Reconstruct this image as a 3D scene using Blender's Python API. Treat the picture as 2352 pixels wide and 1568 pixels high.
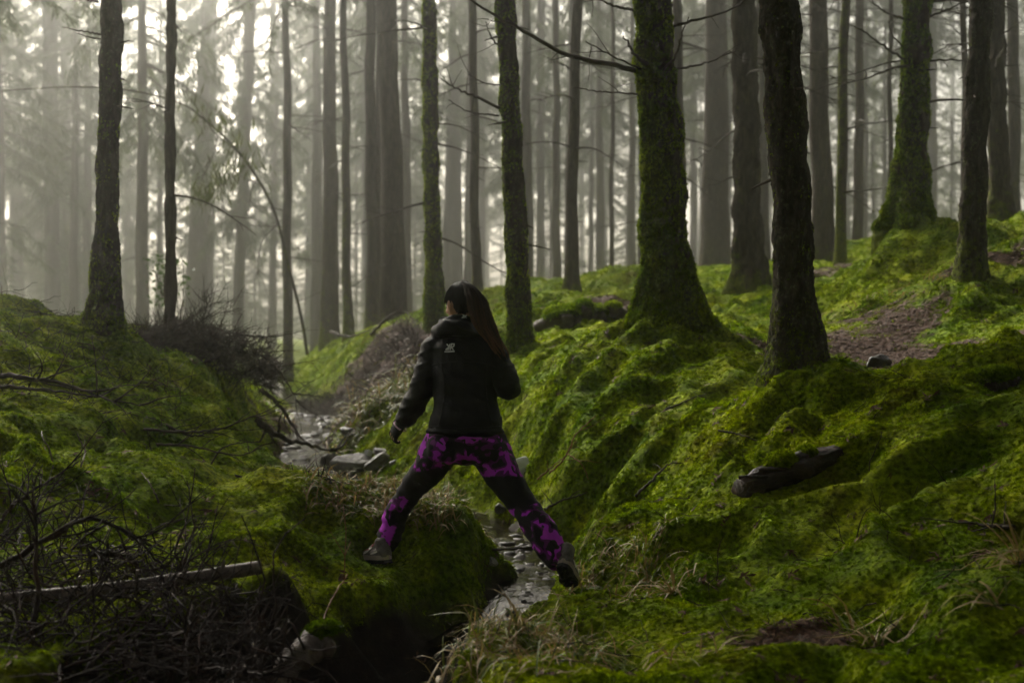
import bpy, bmesh, math, random
import numpy as np
from mathutils import Vector, Matrix, Euler

# ------------------------------------------------------------------ camera, sky, sun, exposure
for o in list(bpy.data.objects):
    bpy.data.objects.remove(o)
S = bpy.context.scene
COL = S.collection
CAMZ = 1.45
FPX, CX, CY = 3267.0, 1176.0, 784.0          # focal length and centre of the picture plane used to read positions off the photo

cam_d = bpy.data.cameras.new('camera')
cam_d.lens = 50.0
cam_d.sensor_width = 36.0
cam_d.clip_start = 0.05
cam_d.clip_end = 1000.0
cam_d.dof.use_dof = True
cam_d.dof.focus_distance = 6.9
cam_d.dof.aperture_fstop = 2.8
cam = bpy.data.objects.new('camera', cam_d)
cam.location = (0, 0, CAMZ)
cam.rotation_euler = (math.radians(90), 0, 0)
COL.objects.link(cam)
S.camera = cam

SUN_EL, SUN_AZ = math.radians(36), math.radians(-28)     # azimuth from +Y, negative to the left
world = bpy.data.worlds.new('World')
S.world = world
world.use_nodes = True
nt = world.node_tree
bg = nt.nodes['Background']
sky = nt.nodes.new('ShaderNodeTexSky')
sky.sky_type = 'NISHITA'
sky.sun_disc = False
sky.sun_elevation = SUN_EL
sky.sun_rotation = SUN_AZ
sky.air_density = 1.0
sky.dust_density = 8.0
sky.ozone_density = 1.0
hsv = nt.nodes.new('ShaderNodeHueSaturation')
hsv.inputs['Saturation'].default_value = 0.35            # cloud-veiled sky
nt.links.new(sky.outputs[0], hsv.inputs['Color'])
tint = nt.nodes.new('ShaderNodeMix')
tint.data_type = 'RGBA'
tint.blend_type = 'MULTIPLY'
tint.inputs[0].default_value = 1.0
tint.inputs[7].default_value = (1.0, .955, .85, 1)       # warm veil of thin cloud
nt.links.new(hsv.outputs[0], tint.inputs[6])
nt.links.new(tint.outputs[2], bg.inputs[0])
bg.inputs[1].default_value = 0.15

sun_d = bpy.data.lights.new('sun', 'SUN')
sun_d.energy = 5.0
sun_d.angle = math.radians(12)
sun_d.color = (1.0, 0.95, 0.86)
sun = bpy.data.objects.new('sun', sun_d)
COL.objects.link(sun)
sd = Vector((math.sin(SUN_AZ) * math.cos(SUN_EL), math.cos(SUN_AZ) * math.cos(SUN_EL), math.sin(SUN_EL)))
sun.rotation_euler = (-sd).to_track_quat('-Z', 'Y').to_euler()
sun.location = (0, 0, 60)

S.view_settings.view_transform = 'Standard'
S.view_settings.look = 'None'
S.view_settings.gamma = 1.0
S.view_settings.use_curve_mapping = False
S.view_settings.exposure = 1.18
S.render.engine = 'CYCLES'
cy = S.cycles
cy.use_denoising = True
cy.max_bounces = 4
cy.diffuse_bounces = 2
cy.glossy_bounces = 2
cy.transmission_bounces = 3
cy.volume_bounces = 2
cy.use_adaptive_sampling = True
cy.adaptive_threshold = 0.03
cy.transparent_max_bounces = 4
cy.sample_clamp_indirect = 6.0
cy.caustics_reflective = False
cy.caustics_refractive = False

HAZE_DENSITY = 0.0064

# ------------------------------------------------------------------ small helpers
rng = np.random.default_rng(7)
random.seed(7)

def at(px, py, Y):
    """real-world point seen at picture position (px,py), Y metres ahead"""
    return Vector(((px - CX) / FPX * Y, Y, CAMZ - (py - CY) / FPX * Y))

def sstep(a, b, x):
    t = np.clip((x - a) / (b - a), 0, 1)
    return t * t * (3 - 2 * t)

def _hash(ix, iy, iz, seed):
    h = (ix.astype(np.int64) * 374761393 + iy.astype(np.int64) * 668265263 + iz.astype(np.int64) * 2147483647 + seed * 1274126177) & 0xFFFFFFFF
    h = ((h ^ (h >> 13)) * 1274126177) & 0xFFFFFFFF
    h = h ^ (h >> 16)
    return (h & 0xFFFFFF) / float(0xFFFFFF) * 2 - 1

def noise3(x, y, z, seed=0):
    """smooth value noise in -1..1"""
    x, y, z = np.broadcast_arrays(np.asarray(x, float), np.asarray(y, float), np.asarray(z, float))
    ix, iy, iz = np.floor(x), np.floor(y), np.floor(z)
    fx, fy, fz = x - ix, y - iy, z - iz
    fx, fy, fz = [f * f * f * (f * (f * 6 - 15) + 10) for f in (fx, fy, fz)]
    r = 0
    for a in (0, 1):
        for b in (0, 1):
            for c in (0, 1):
                w = (fx if a else 1 - fx) * (fy if b else 1 - fy) * (fz if c else 1 - fz)
                r = r + w * _hash(ix + a, iy + b, iz + c, seed)
    return r

def fbm(x, y, z=0.0, seed=0, octaves=3):
    r, a, f = 0, 1.0, 1.0
    for k in range(octaves):
        r = r + a * noise3(np.asarray(x) * f, np.asarray(y) * f, np.asarray(z) * f, seed + k * 17)
        a *= .5
        f *= 2.03
    return r

def mesh_np(name, v, f, mat=None, smooth=True):
    """mesh from arrays; f is (n,3) or (n,4) or a list of faces"""
    me = bpy.data.meshes.new(name)
    if isinstance(f, np.ndarray):
        v = np.asarray(v, np.float32)
        n, k = f.shape
        me.vertices.add(len(v))
        me.vertices.foreach_set('co', v.ravel())
        me.loops.add(n * k)
        me.loops.foreach_set('vertex_index', f.astype(np.int32).ravel())
        me.polygons.add(n)
        me.polygons.foreach_set('loop_start', np.arange(0, n * k, k, dtype=np.int32))
        me.polygons.foreach_set('use_smooth', np.full(n, smooth))
        me.update(calc_edges=True)
        me.validate()
    else:
        me.from_pydata([tuple(p) for p in v], [], f)
        for p in me.polygons:
            p.use_smooth = smooth
    if mat:
        me.materials.append(mat)
    return me

def attr(me, name, vals):
    a = me.attributes.new(name, 'FLOAT', 'POINT')
    a.data.foreach_set('value', np.asarray(vals, np.float32))

def link(name, me, parent=None, loc=(0, 0, 0), rot=(0, 0, 0), scale=None):
    o = bpy.data.objects.new(name, me)
    COL.objects.link(o)
    o.parent = parent
    o.location = loc
    o.rotation_euler = rot
    if scale is not None:
        o.scale = (scale,) * 3 if isinstance(scale, (int, float)) else scale
    return o

def tag(o, label=None, cat=None, group=None, kind=None):
    if label: o['label'] = label
    if cat: o['category'] = cat
    if group: o['group'] = group
    if kind: o['kind'] = kind
    return o

def empty(name, loc):
    o = link(name, None, loc=loc)
    o.empty_display_size = .1
    return o

def tube(path, radii, seg=8, cap=True, twist=0.0):
    """swept tube: returns verts (n,3) and quad faces (m,4)"""
    P = np.asarray(path, float)
    R = np.asarray(radii, float)
    n = len(P)
    T = np.gradient(P, axis=0)
    T /= np.linalg.norm(T, axis=1)[:, None] + 1e-9
    up = np.array([0, 0, 1.0]) if abs(T[0, 2]) < .9 else np.array([1.0, 0, 0])
    N = np.zeros_like(P)
    a = np.cross(T[0], up)
    a /= np.linalg.norm(a) + 1e-9
    for i in range(n):
        a = a - T[i] * np.dot(a, T[i])
        a /= np.linalg.norm(a) + 1e-9
        N[i] = a
    B = np.cross(T, N)
    th = np.arange(seg) / seg * 2 * math.pi
    ring = N[:, None, :] * np.cos(th)[None, :, None] + B[:, None, :] * np.sin(th)[None, :, None]
    V = P[:, None, :] + ring * (R[:, None, None] if R.ndim == 1 else R[:, :, None])
    V = V.reshape(-1, 3)
    i = np.arange(n - 1)[:, None] * seg
    j = np.arange(seg)[None, :]
    k = (j + 1) % seg
    F = np.stack([i + j, i + k, i + seg + k, i + seg + j], -1).reshape(-1, 4)
    if cap:
        c0, c1 = len(V), len(V) + 1
        V = np.vstack([V, P[:1], P[-1:]])
        e = (n - 1) * seg
        jj = np.arange(seg)
        kk = (jj + 1) % seg
        F = np.vstack([F, np.stack([kk, jj, np.full(seg, c0), np.full(seg, c0)], -1)[:, :4],
                       np.stack([e + jj, e + kk, np.full(seg, c1), np.full(seg, c1)], -1)])
    return V, F

def quads_to_tris(F):
    a = F[:, [0, 1, 2]]
    b = F[:, [0, 2, 3]]
    b = b[(b[:, 0] != b[:, 1]) & (b[:, 1] != b[:, 2]) & (b[:, 0] != b[:, 2])]
    return np.vstack([a, b])

def join(parts):
    vs, fs, off = [], [], 0
    for v, f in parts:
        vs.append(v)
        fs.append(quads_to_tris(f) + off if f.shape[1] == 4 else f + off)
        off += len(v)
    return np.vstack(vs), np.vstack(fs)

def smooth_path(pts, n):
    """Catmull-Rom through the points"""
    P = np.asarray([tuple(p) for p in pts], float)
    P = np.vstack([2 * P[0] - P[1], P, 2 * P[-1] - P[-2]])
    m = len(P) - 3
    out = []
    for t in np.linspace(0, m - 1e-6, n):
        i = int(t)
        u = t - i
        p0, p1, p2, p3 = P[i:i + 4]
        out.append(.5 * ((2 * p1) + (-p0 + p2) * u + (2 * p0 - 5 * p1 + 4 * p2 - p3) * u * u + (-p0 + 3 * p1 - 3 * p2 + p3) * u ** 3))
    return np.array(out)

# ------------------------------------------------------------------ materials
class NT:
    def __init__(s, name):
        s.m = bpy.data.materials.new(name)
        s.m.use_nodes = True
        s.t = s.m.node_tree
        s.b = s.t.nodes['Principled BSDF']
        s.out = s.t.nodes['Material Output']
    def n(s, typ, **kw):
        x = s.t.nodes.new('ShaderNode' + typ)
        for k, v in kw.items():
            setattr(x, k, v)
        return x
    def l(s, a, b):
        s.t.links.new(a, b)
    def pos(s):
        return s.n('NewGeometry').outputs['Position']
    def obj(s):
        return s.n('TexCoord').outputs['Object']
    def noise(s, vec, scale, detail=3, rough=.55, dist=0.0):
        x = s.n('TexNoise')
        x.inputs['Scale'].default_value = scale
        x.inputs['Detail'].default_value = detail
        x.inputs['Roughness'].default_value = rough
        x.inputs['Distortion'].default_value = dist
        if vec is not None: s.l(vec, x.inputs['Vector'])
        return x.outputs['Fac']
    def scale(s, vec, xyz):
        x = s.n('Mapping')
        x.inputs['Scale'].default_value = xyz
        s.l(vec, x.inputs['Vector'])
        return x.outputs[0]
    def ramp(s, fac, stops, mode='LINEAR'):
        x = s.n('ValToRGB')
        x.color_ramp.interpolation = mode
        el = x.color_ramp.elements
        while len(el) < len(stops): el.new(.5)
        for e, (p, c) in zip(el, stops):
            e.position = p
            e.color = (*c, 1) if not isinstance(c, (int, float)) else (c, c, c, 1)
        s.l(fac, x.inputs[0])
        return x.outputs[0]
    def mix(s, fac, a, b, mode='MIX'):
        x = s.n('Mix', data_type='RGBA', blend_type=mode)
        for i, v in ((0, fac), (6, a), (7, b)):
            if isinstance(v, (int, float)): x.inputs[i].default_value = v
            elif isinstance(v, tuple): x.inputs[i].default_value = (*v, 1)
            else: s.l(v, x.inputs[i])
        return x.outputs[2]
    def math(s, op, a, b=None, clamp=False):
        x = s.n('Math', operation=op, use_clamp=clamp)
        for i, v in ((0, a), (1, b)):
            if v is None: continue
            if isinstance(v, (int, float)): x.inputs[i].default_value = v
            else: s.l(v, x.inputs[i])
        return x.outputs[0]
    def attr(s, name, typ='GEOMETRY'):
        x = s.n('Attribute', attribute_name=name, attribute_type=typ)
        return x.outputs['Fac']
    def bump(s, h, strength=.5, dist=.02):
        x = s.n('Bump')
        x.inputs['Strength'].default_value = strength
        x.inputs['Distance'].default_value = dist
        s.l(h, x.inputs['Height'])
        s.l(x.outputs[0], s.b.inputs['Normal'])
    def col(s, c, rough=.8, spec=.3):
        i = s.b.inputs['Base Color']
        if isinstance(c, tuple): i.default_value = (*c, 1)
        else: s.l(c, i)
        if isinstance(rough, (int, float)): s.b.inputs['Roughness'].default_value = rough
        else: s.l(rough, s.b.inputs['Roughness'])
        s.b.inputs['Specular IOR Level'].default_value = spec
        return s
    def translucent(s, c, fac):
        tr = s.n('BsdfTranslucent')
        if isinstance(c, tuple): tr.inputs[0].default_value = (*c, 1)
        else: s.l(c, tr.inputs[0])
        mx = s.n('MixShader')
        mx.inputs[0].default_value = fac
        s.l(s.b.outputs[0], mx.inputs[1])
        s.l(tr.outputs[0], mx.inputs[2])
        s.l(mx.outputs[0], s.out.inputs['Surface'])
        return s

M = {}
def moss_colour(k, pos):
    """patches of yellow-green, mid green and deep green moss with brown dead spots"""
    big = k.noise(pos, 1.1, 3, .6)
    mid = k.noise(pos, 5.0, 3, .6)
    fin = k.noise(pos, 40.0, 2, .6)
    c = k.ramp(big, [(.30, (.032, .095, .003)), (.44, (.095, .170, .002)), (.58, (.215, .285, .002)), (.75, (.310, .345, .003))])
    c2 = k.ramp(mid, [(.3, (.035, .075, .002)), (.5, (.140, .195, .002)), (.7, (.300, .325, .003))])
    c = k.mix(.5, c, c2)
    dead = k.ramp(k.noise(pos, 2.3, 4, .65), [(.60, 0.0), (.70, 1.0)])
    c = k.mix(k.math('MULTIPLY', dead, .65), c, (.075, .055, .006))
    return k.mix(1.0, c, k.ramp(fin, [(.28, .30), (.62, 1.25)]), 'MULTIPLY')

k = NT('ground'); pos = k.pos()
moss = k.mix(1.0, moss_colour(k, pos), (.85, .82, .5), 'MULTIPLY')
soil_shade = k.ramp(k.noise(pos, 14, 5, .65), [(.3, (.005, .0035, .0025)), (.55, (.016, .010, .007)), (.75, (.038, .026, .017))])
lit = k.ramp(k.noise(k.scale(pos, (1, .5, 1)), 45, 4, .7), [(.3, (.011, .006, .004)), (.5, (.030, .013, .007)), (.68, (.060, .028, .013)), (.8, (.035, .035, .008))])
c = k.mix(k.attr('litter'), moss, lit)
c = k.mix(k.attr('soil_shade'), c, soil_shade)
k.col(c, k.math('SUBTRACT', .95, k.math('MULTIPLY', k.attr('soil_shade'), .2)), .08)
k.bump(k.noise(pos, 60, 4, .7), .6, .02)
M['ground'] = k.m

k = NT('moss'); pos = k.pos()
c = moss_colour(k, pos)
k.col(c, .9, .02)
k.translucent(k.mix(1.0, c, (1.25, 1.3, .4), 'MULTIPLY'), .35)
M['moss'] = k.m

k = NT('bark'); pos = k.obj()
st = k.scale(pos, (1, 1, .22))
n1 = k.noise(st, 30, 5, .65)
base = k.ramp(n1, [(.3, (.016, .012, .009)), (.5, (.040, .030, .022)), (.72, (.095, .074, .056))])
lich = k.ramp(k.noise(pos, 22, 4, .7), [(.60, 0.0), (.70, 1.0)])
base = k.mix(k.math('MULTIPLY', lich, .45), base, (.100, .105, .070))
mm = k.math('ADD', k.attr('moss'), k.math('MULTIPLY', k.math('SUBTRACT', k.noise(pos, 9, 5, .7), .5), 1.6))
mm = k.ramp(mm, [(.45, 0.0), (.62, 1.0)])
mc = k.ramp(k.noise(pos, 24, 4, .65), [(.3, (.030, .042, .002)), (.55, (.085, .105, .003)), (.75, (.150, .170, .005))])
k.col(k.mix(mm, base, mc), .95, .08)
k.bump(k.math('ADD', k.noise(st, 45, 5, .7), k.math('MULTIPLY', k.noise(pos, 120, 3, .7), .5)), .9, .02)
M['bark'] = k.m

k = NT('dead_wood'); pos = k.obj()
k.col(k.ramp(k.noise(pos, 20, 4, .6), [(.3, (.016, .011, .008)), (.55, (.040, .028, .020)), (.75, (.075, .055, .040))]), .85, .3)
k.bump(k.noise(k.scale(pos, (.3, 1, 1)), 80, 3), .5, .005)
M['dead_wood'] = k.m

k = NT('red_twig'); pos = k.pos()
k.col(k.ramp(k.noise(pos, 9, 4, .6), [(.3, (.006, .0030, .002)), (.52, (.018, .008, .0045)), (.72, (.055, .024, .012))]), .85, .3)
M['red_twig'] = k.m

k = NT('needle'); pos = k.pos()
c = k.ramp(k.noise(pos, 1.3, 3, .6), [(.3, (.020, .034, .010)), (.55, (.045, .062, .018)), (.75, (.080, .088, .030))])
k.col(c, .6, .3)
k.translucent(k.mix(1.0, c, (1.2, 1.2, .7), 'MULTIPLY'), .3)
M['needle'] = k.m
# ------------------------------------------------------------------ trees seen in the photograph
# px,py of the base, px of the trunk where it leaves the picture at the top, width in px at mid height, distance,
# flare (amount, height), moss, crown base, number of dead branches, label
TREES = [
 (240, 806, 256,  52, 11.0, (.75, .30), .20, 7.5, 7, 'dark mossy spruce trunk on left bank with one thick root running right'),
 (390, 792, 395,  25, 14.0, (.30, .30), .12, 6.5, 3, 'slim bare dark trunk rising from brown brush, just right of leftmost dark trunk'),
 (998, 768, 984,  38, 17.0, (.25, .35), .62, 7.0, 9, 'green sided trunk directly behind the head of the person in black'),
 (1196, 802, 1163, 49, 12.5, (.40, .35), .50, 7.0, 10, 'lichen speckled trunk just right of the person, leaning left'),
 (1540, 806, 1497, 96, 10.5, (.80, .34), .66, 7.0, 0, 'thickest moss covered tree with a long bare branch reaching left'),
 (1836, 906, 1790, 92, 8.0, (.75, .24), .22, 7.5, 3, 'nearest dark trunk with flaky lichened bark, right of the thick mossy tree'),
 (1722, 686, 1708, 62, 17.0, (.55, .40), .26, 7.5, 12, 'broad brown trunk with mossy foot behind the nearest dark trunk'),
 (2090, 566, 2106, 66, 14.0, (.80, .40), .44, 7.0, 14, 'dark tree on the mossy mound with wide spreading root flare'),
 (2232, 652, 2252, 56, 11.0, (.25, .25), .30, 7.5, 5, 'dark leaning trunk near the right edge, in front of the mound'),
 (2296, 536, 2285, 42, 16.0, (.60, .40), .30, 7.5, 6, 'trunk half hidden behind the dark leaning trunk at right edge'),
 (2330, 520, 2327, 28, 24.0, (.30, .30), .10, 7.5, 6, 'rightmost thin trunk at the edge of the picture'),
 (1890, 602, 1878, 46, 22.0, (.35, .40), .12, 8.0, 9, 'reddish brown misty trunk right of the nearest dark trunk'),
 (1930, 616, 1944, 23, 19.0, (.20, .30), .60, 7.0, 6, 'slim green mossy trunk leaning right, near the red brown trunk'),
 (1970, 614, 1976, 22, 29.0, (.20, .30), .12, 7.0, 6, 'slim brown trunk just right of the slim green mossy one'),
 (2044, 545, 2047, 11, 26.0, (.10, .30), .10, 6.0, 5, 'very thin dark pole left of the tree on the mossy mound'),
 (2216, 560, 2217, 16, 21.0, (.10, .30), .10, 6.0, 5, 'thin pole between the mound tree and the dark leaning trunk'),
 (1642, 634, 1648, 58, 31.0, (.30, .50), .06, 8.0, 8, 'wide pale misty trunk right of the thick mossy tree'),
 (1562, 640, 1556, 24, 22.0, (.20, .40), .10, 7.0, 8, 'brown trunk mostly hidden behind the thick mossy tree'),
 (1760, 630, 1745, 20, 30.0, (.20, .40), .10, 7.0, 4, 'thin misty trunk in the gap left of the nearest dark trunk'),
 (1312, 694, 1326, 25, 19.0, (.75, .28), .22, 7.5, 8, 'slim brown trunk with flared foot on the bright moss hump'),
 (1212, 664, 1208, 23, 33.0, (.20, .40), .15, 8.0, 6, 'pale trunk right behind the lichen speckled trunk'),
 (1279, 660, 1277, 17, 34.0, (.20, .40), .10, 8.0, 5, 'thin misty trunk left of the flared slim trunk'),
 (1300, 662, 1312, 14, 38.0, (.10, .30), .10, 8.0, 3, 'thin pale trunk hidden just behind the flared slim trunk'),
 (1240, 660, 1243, 13, 46.0, (.10, .30), .10, 8.0, 3, 'faint thin trunk between two misty trunks right of the lichen speckled one'),
 (1380, 645, 1376, 17, 42.0, (.10, .30), .10, 8.0, 4, 'faint grey trunk left of the thick mossy tree, leftmost of four'),
 (1405, 640, 1408, 10, 30.0, (.10, .30), .10, 8.0, 4, 'very thin dark pole left of the thick mossy tree'),
 (1450, 622, 1453, 15, 40.0, (.10, .30), .10, 8.0, 4, 'faint grey trunk against the bright gap beside the thick mossy tree'),
 (1473, 622, 1472, 12, 28.0, (.10, .30), .10, 8.0, 4, 'dark thin pole touching the left side of the thick mossy tree'),
 (1096, 680, 1083, 20, 22.0, (.20, .40), .16, 8.0, 8, 'slim dark trunk rising above the ponytail of the person'),
 (1040, 690, 1040, 36, 48.0, (.20, .60), .05, 9.0, 5, 'wide very pale trunk in mist behind the ponytail'),
 (906, 748, 890,  50, 24.0, (.25, .50), .16, 8.0, 7, 'wide brown trunk left of the person, broadest of that cluster'),
 (856, 762, 850,  26, 26.0, (.20, .40), .35, 8.0, 6, 'brown trunk with green left edge, left of the broad brown trunk'),
 (872, 756, 868,  16, 27.0, (.10, .40), .30, 8.0, 3, 'thin pale trunk squeezed beside the broad brown trunk'),
 (936, 735, 930,  20, 36.0, (.20, .40), .08, 8.0, 5, 'misty trunk just right of the broad brown trunk'),
 (800, 768, 789,  19, 26.0, (.35, .30), .55, 8.0, 6, 'slim mossy footed trunk left of the brown cluster'),
 (758, 782, 758,  34, 30.0, (.25, .50), .40, 8.5, 6, 'tan trunk with a bright green mossy base above the stream'),
 (730, 790, 727,  24, 42.0, (.15, .40), .10, 8.0, 5, 'pale grey trunk left of the tan mossy based trunk'),
 (662, 814, 656,  20, 27.0, (.15, .35), .45, 7.0, 6, 'slim greenish trunk standing at the head of the stream'),
 (446, 735, 474,  38, 45.0, (.20, .50), .10, 6.0, 5, 'wide pale trunk in bright mist right of the slim bare trunk'),
 (476, 745, 484,  16, 52.0, (.20, .50), .10, 6.0, 4, 'thin pale trunk beside the wide pale trunk in bright mist'),
 (326, 740, 328,  26, 35.0, (.20, .40), .15, 6.0, 6, 'tan misty trunk between the two dark left trunks'),
 (543, 760, 577,  19, 42.0, (.20, .40), .10, 5.0, 5, 'pale trunk leaning right beside the brightest gap'),
 (710, 790, 708,  12, 58.0, (.10, .40), .10, 5.0, 4, 'faint thin trunk right of the arching sapling'),
 (622, 770, 640,  12, 50.0, (.10, .40), .10, 5.0, 3, 'faint crooked trunk left of the arching sapling'),
 (366, 745, 368,  11, 55.0, (.10, .40), .10, 4.5, 3, 'faint thin trunk touching the left side of the slim bare trunk'),
 (293, 745, 290,  12, 60.0, (.10, .40), .10, 4.5, 3, 'faint thin trunk just right of leftmost dark trunk'),
 (200, 745, 204,  17, 50.0, (.10, .40), .10, 4.0, 3, 'faint pale trunk just left of leftmost dark trunk'),
 (150, 745, 152,  15, 58.0, (.10, .40), .10, 4.0, 3, 'faint pale trunk, second left of leftmost dark trunk'),
 (122, 745, 118,  24, 48.0, (.10, .40), .10, 4.0, 3, 'pale trunk in mist above the mossy hummocks at far left'),
 (88,  745, 82,   18, 66.0, (.10, .40), .10, 4.0, 2, 'very faint trunk near the left edge'),
 (36,  745, 38,   22, 56.0, (.10, .40), .10, 4.0, 3, 'faint wide trunk close to the left edge'),
 (8,   745, 0,    16, 40.0, (.10, .40), .10, 3.5, 3, 'leafy misty trunk cut by the left edge'),
]

TREES = [t[:4] + ((33 + (t[4] - 33) * 1.9) if t[4] > 33 else t[4],) + t[5:] for t in TREES]      # the palest trunks stand deep in the wood

# ------------------------------------------------------------------ terrain
CP = [  # px, py, distance: points where the photo shows the ground
 (1300,1350,6.6),(1500,1400,5.8),(1100,1500,5.0),(1400,1560,4.6),(1800,1560,4.4),(2300,1500,4.4),(1500,1250,6.8),(1400,1150,8),
 (1600,1150,7.2),(1800,1150,6.6),(2050,1200,6.0),(2300,1200,5.6),(1500,1000,8.5),(1450,900,9.3),(1300,950,9.5),(1300,850,10.5),(1600,900,9),
 (2000,1000,7),(2340,950,6.6),(2200,880,8),(2000,830,10),(1240,795,12.8),(1350,745,14),(1500,725,15),(1430,645,21),(1900,765,13),
 (2000,725,12.5),(1900,630,20),(2350,530,15),(2350,700,10.5),(1630,635,26),(2170,620,13),(1990,640,14.5),(2150,760,10.5),
 (1100,1000,11),(1200,900,11.0),(1180,1000,10.2),(1250,1130,8.8),(1330,1230,7.4),
 (850,850,18),(800,850,20),(950,830,15),(900,900,14),(1000,950,12),(870,960,13),(730,900,18),(660,835,27),(1060,860,12.5),
 (560,905,12),(560,1000,11.2),(480,865,12),(400,835,13),(100,805,10),(0,745,13),(150,745,14),(300,765,14),(0,900,8.5),(300,950,9),
 (450,1000,9.5),(0,1050,7),(300,1100,7.5),(550,1100,9),(600,1150,8),(700,1200,7.6),(650,1280,6.6),(400,1250,6.5),(0,1250,6),
 (850,1288,7.05),(1000,1230,7.3),(1080,1215,7.6),(950,1130,8.8),(1050,1150,8.6),(750,1110,9.6),(0,1450,5),(300,1450,5.2),(480,1400,5.7),(200,1540,4.5),
 (450,1500,4.9),(900,1560,4.7),
]
CPW = [  # hidden ground: x, y, z
 (-6,20,1.1),(-9,28,.95),(-16,45,.9),(-5,45,1.0),(3,45,2.1),(12,45,2.9),(0,70,1.6),(-25,70,.9),(25,70,3.2),(-40,120,1.2),(0,120,2.0),(50,120,3.5),
 (8,14,3.2),(9,22,3.6),(5,9,2.2),(4,6,1.5),(-6,9,1.6),(-5,6,1.1),(-3.5,4.5,.7),(2.2,3.2,.45),(0.8,3.0,.3),(-2.5,3.0,.4),(-.3,2.2,.1),(3,2.2,.6),(-3,2.2,.5),
]
STREAM = np.array([  # x, y, water level, half width of bed
 (-.85,2.0,-.34,.36),(-.78,4.0,-.28,.36),(-.68,5.2,-.22,.30),(-.50,5.9,-.10,.20),(-.20,6.6,.04,.15),(.06,7.2,.16,.07),(.12,7.7,.20,.08),(.06,8.3,.23,.16),(-.12,8.9,.25,.16),
 (-.45,9.7,.27,.20),(-.95,10.5,.29,.26),(-1.45,11.4,.31,.32),(-1.85,12.7,.33,.24),(-2.15,14.8,.38,.17),(-2.40,17.2,.43,.22),(-3.0,21,.50,.17),(-4.4,26,.60,.22),(-5.4,31,.70,.25),(-7,42,.8,.5),(-10,60,.8,.5)])

pts = [at(*p) for p in CP] + [Vector(p) for p in CPW]
for t in TREES:
    if t[4] < 32:
        pts.append(at(t[0], t[1], t[4]))

def uv(x, y):
    yc = np.maximum(y, 2.0)
    return np.clip(x / (yc + 3.0), -1.4, 1.4) * 3.0, np.log(yc + 3.0) * 3.0

_P = np.array([tuple(p) for p in pts])
_U, _V = uv(_P[:, 0], _P[:, 1])
def _phi(r2):
    return .5 * r2 * np.log(r2 + 1e-9)
_n = len(_P)
_A = np.zeros((_n + 3, _n + 3))
_A[:_n, :_n] = _phi((_U[:, None] - _U[None]) ** 2 + (_V[:, None] - _V[None]) ** 2) + np.eye(_n) * 4e-3
_A[:_n, _n:] = np.stack([np.ones(_n), _U, _V], 1)
_A[_n:, :_n] = _A[:_n, _n:].T
_W = np.linalg.solve(_A, np.concatenate([_P[:, 2], np.zeros(3)]))

def base_h(x, y):
    u, v = uv(x, y)
    out = _W[_n] + _W[_n + 1] * u + _W[_n + 2] * v
    for i in range(_n):
        out = out + _W[i] * _phi((u - _U[i]) ** 2 + (v - _V[i]) ** 2)
    return np.clip(out, -.5, 5.0)

# dense stream centre line
_sp = smooth_path(STREAM[:, :3], 260)
_sw = np.interp(np.linspace(0, 1, 260), np.linspace(0, 1, len(STREAM)), STREAM[:, 3])

def stream_d(x, y):
    """distance to the stream's centre line, water level and half width there"""
    d = np.full(x.shape, 1e9); lev = np.zeros(x.shape); hw = np.ones(x.shape)
    for a, b, w in zip(_sp[:-1], _sp[1:], _sw):
        ab = b[:2] - a[:2]
        t = np.clip(((x - a[0]) * ab[0] + (y - a[1]) * ab[1]) / (ab @ ab + 1e-9), 0, 1)
        dd = np.hypot(x - a[0] - t * ab[0], y - a[1] - t * ab[1])
        m = dd < d
        d = np.where(m, dd, d); lev = np.where(m, a[2] + (b[2] - a[2]) * t, lev); hw = np.where(m, w, hw)
    return d, lev, hw

ROOTS = []   # (polyline px list, radius m, height m) mossy roots and ridges lying on the ground
for line, r, h in [
    ([(1490,790,10.6),(1400,820,10.5),(1330,850,10.3),(1270,880,10.2)], .13, .11),
    ([(1500,800,10.4),(1420,840,10.0),(1330,870,9.8),(1260,905,9.6)], .13, .13),
    ([(1590,800,10.4),(1680,790,10.3),(1740,800,10.2)], .16, .10),
    ([(1530,815,10.2),(1500,850,9.7),(1440,900,9.2),(1410,960,8.8)], .14, .10),
    ([(280,800,11.0),(340,818,11.2),(400,835,11.6),(470,850,12.2),(540,852,12.6)], .13, .14),
    ([(2060,560,13.9),(2010,610,13.5),(1975,650,13.2),(1950,690,12.8)], .25, .18),
    ([(2090,580,13.7),(2060,640,13.0),(2010,690,12.4)], .22, .15),
    ([(2130,560,13.8),(2190,580,13.5),(2240,600,13.3)], .25, .16),
    ([(2340,760,9.4),(2250,790,9.4),(2180,820,9.2)], .14, .10),
    ([(1950,960,7.6),(2080,950,7.6),(2200,920,7.8)], .14, .09),
    ([(1780,960,7.8),(1700,1000,7.6),(1600,1080,7.4)], .13, .10),
    ([(1900,950,7.7),(1800,1010,7.2),(1700,1080,6.9),(1640,1150,6.7)], .12, .09),
    ([(2150,1010,6.7),(2030,1100,6.4),(1900,1160,6.2),(1780,1230,6.1)], .13, .08),
    ([(1560,920,8.8),(1480,1000,8.4),(1430,1090,8.1)], .12, .10),
    ([(1400,920,9.2),(1330,980,9.0),(1290,1050,8.8)], .12, .09)]:
    ROOTS.append((smooth_path([at(*p) for p in line], 14)[:, :2], r, h * .8))

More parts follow.
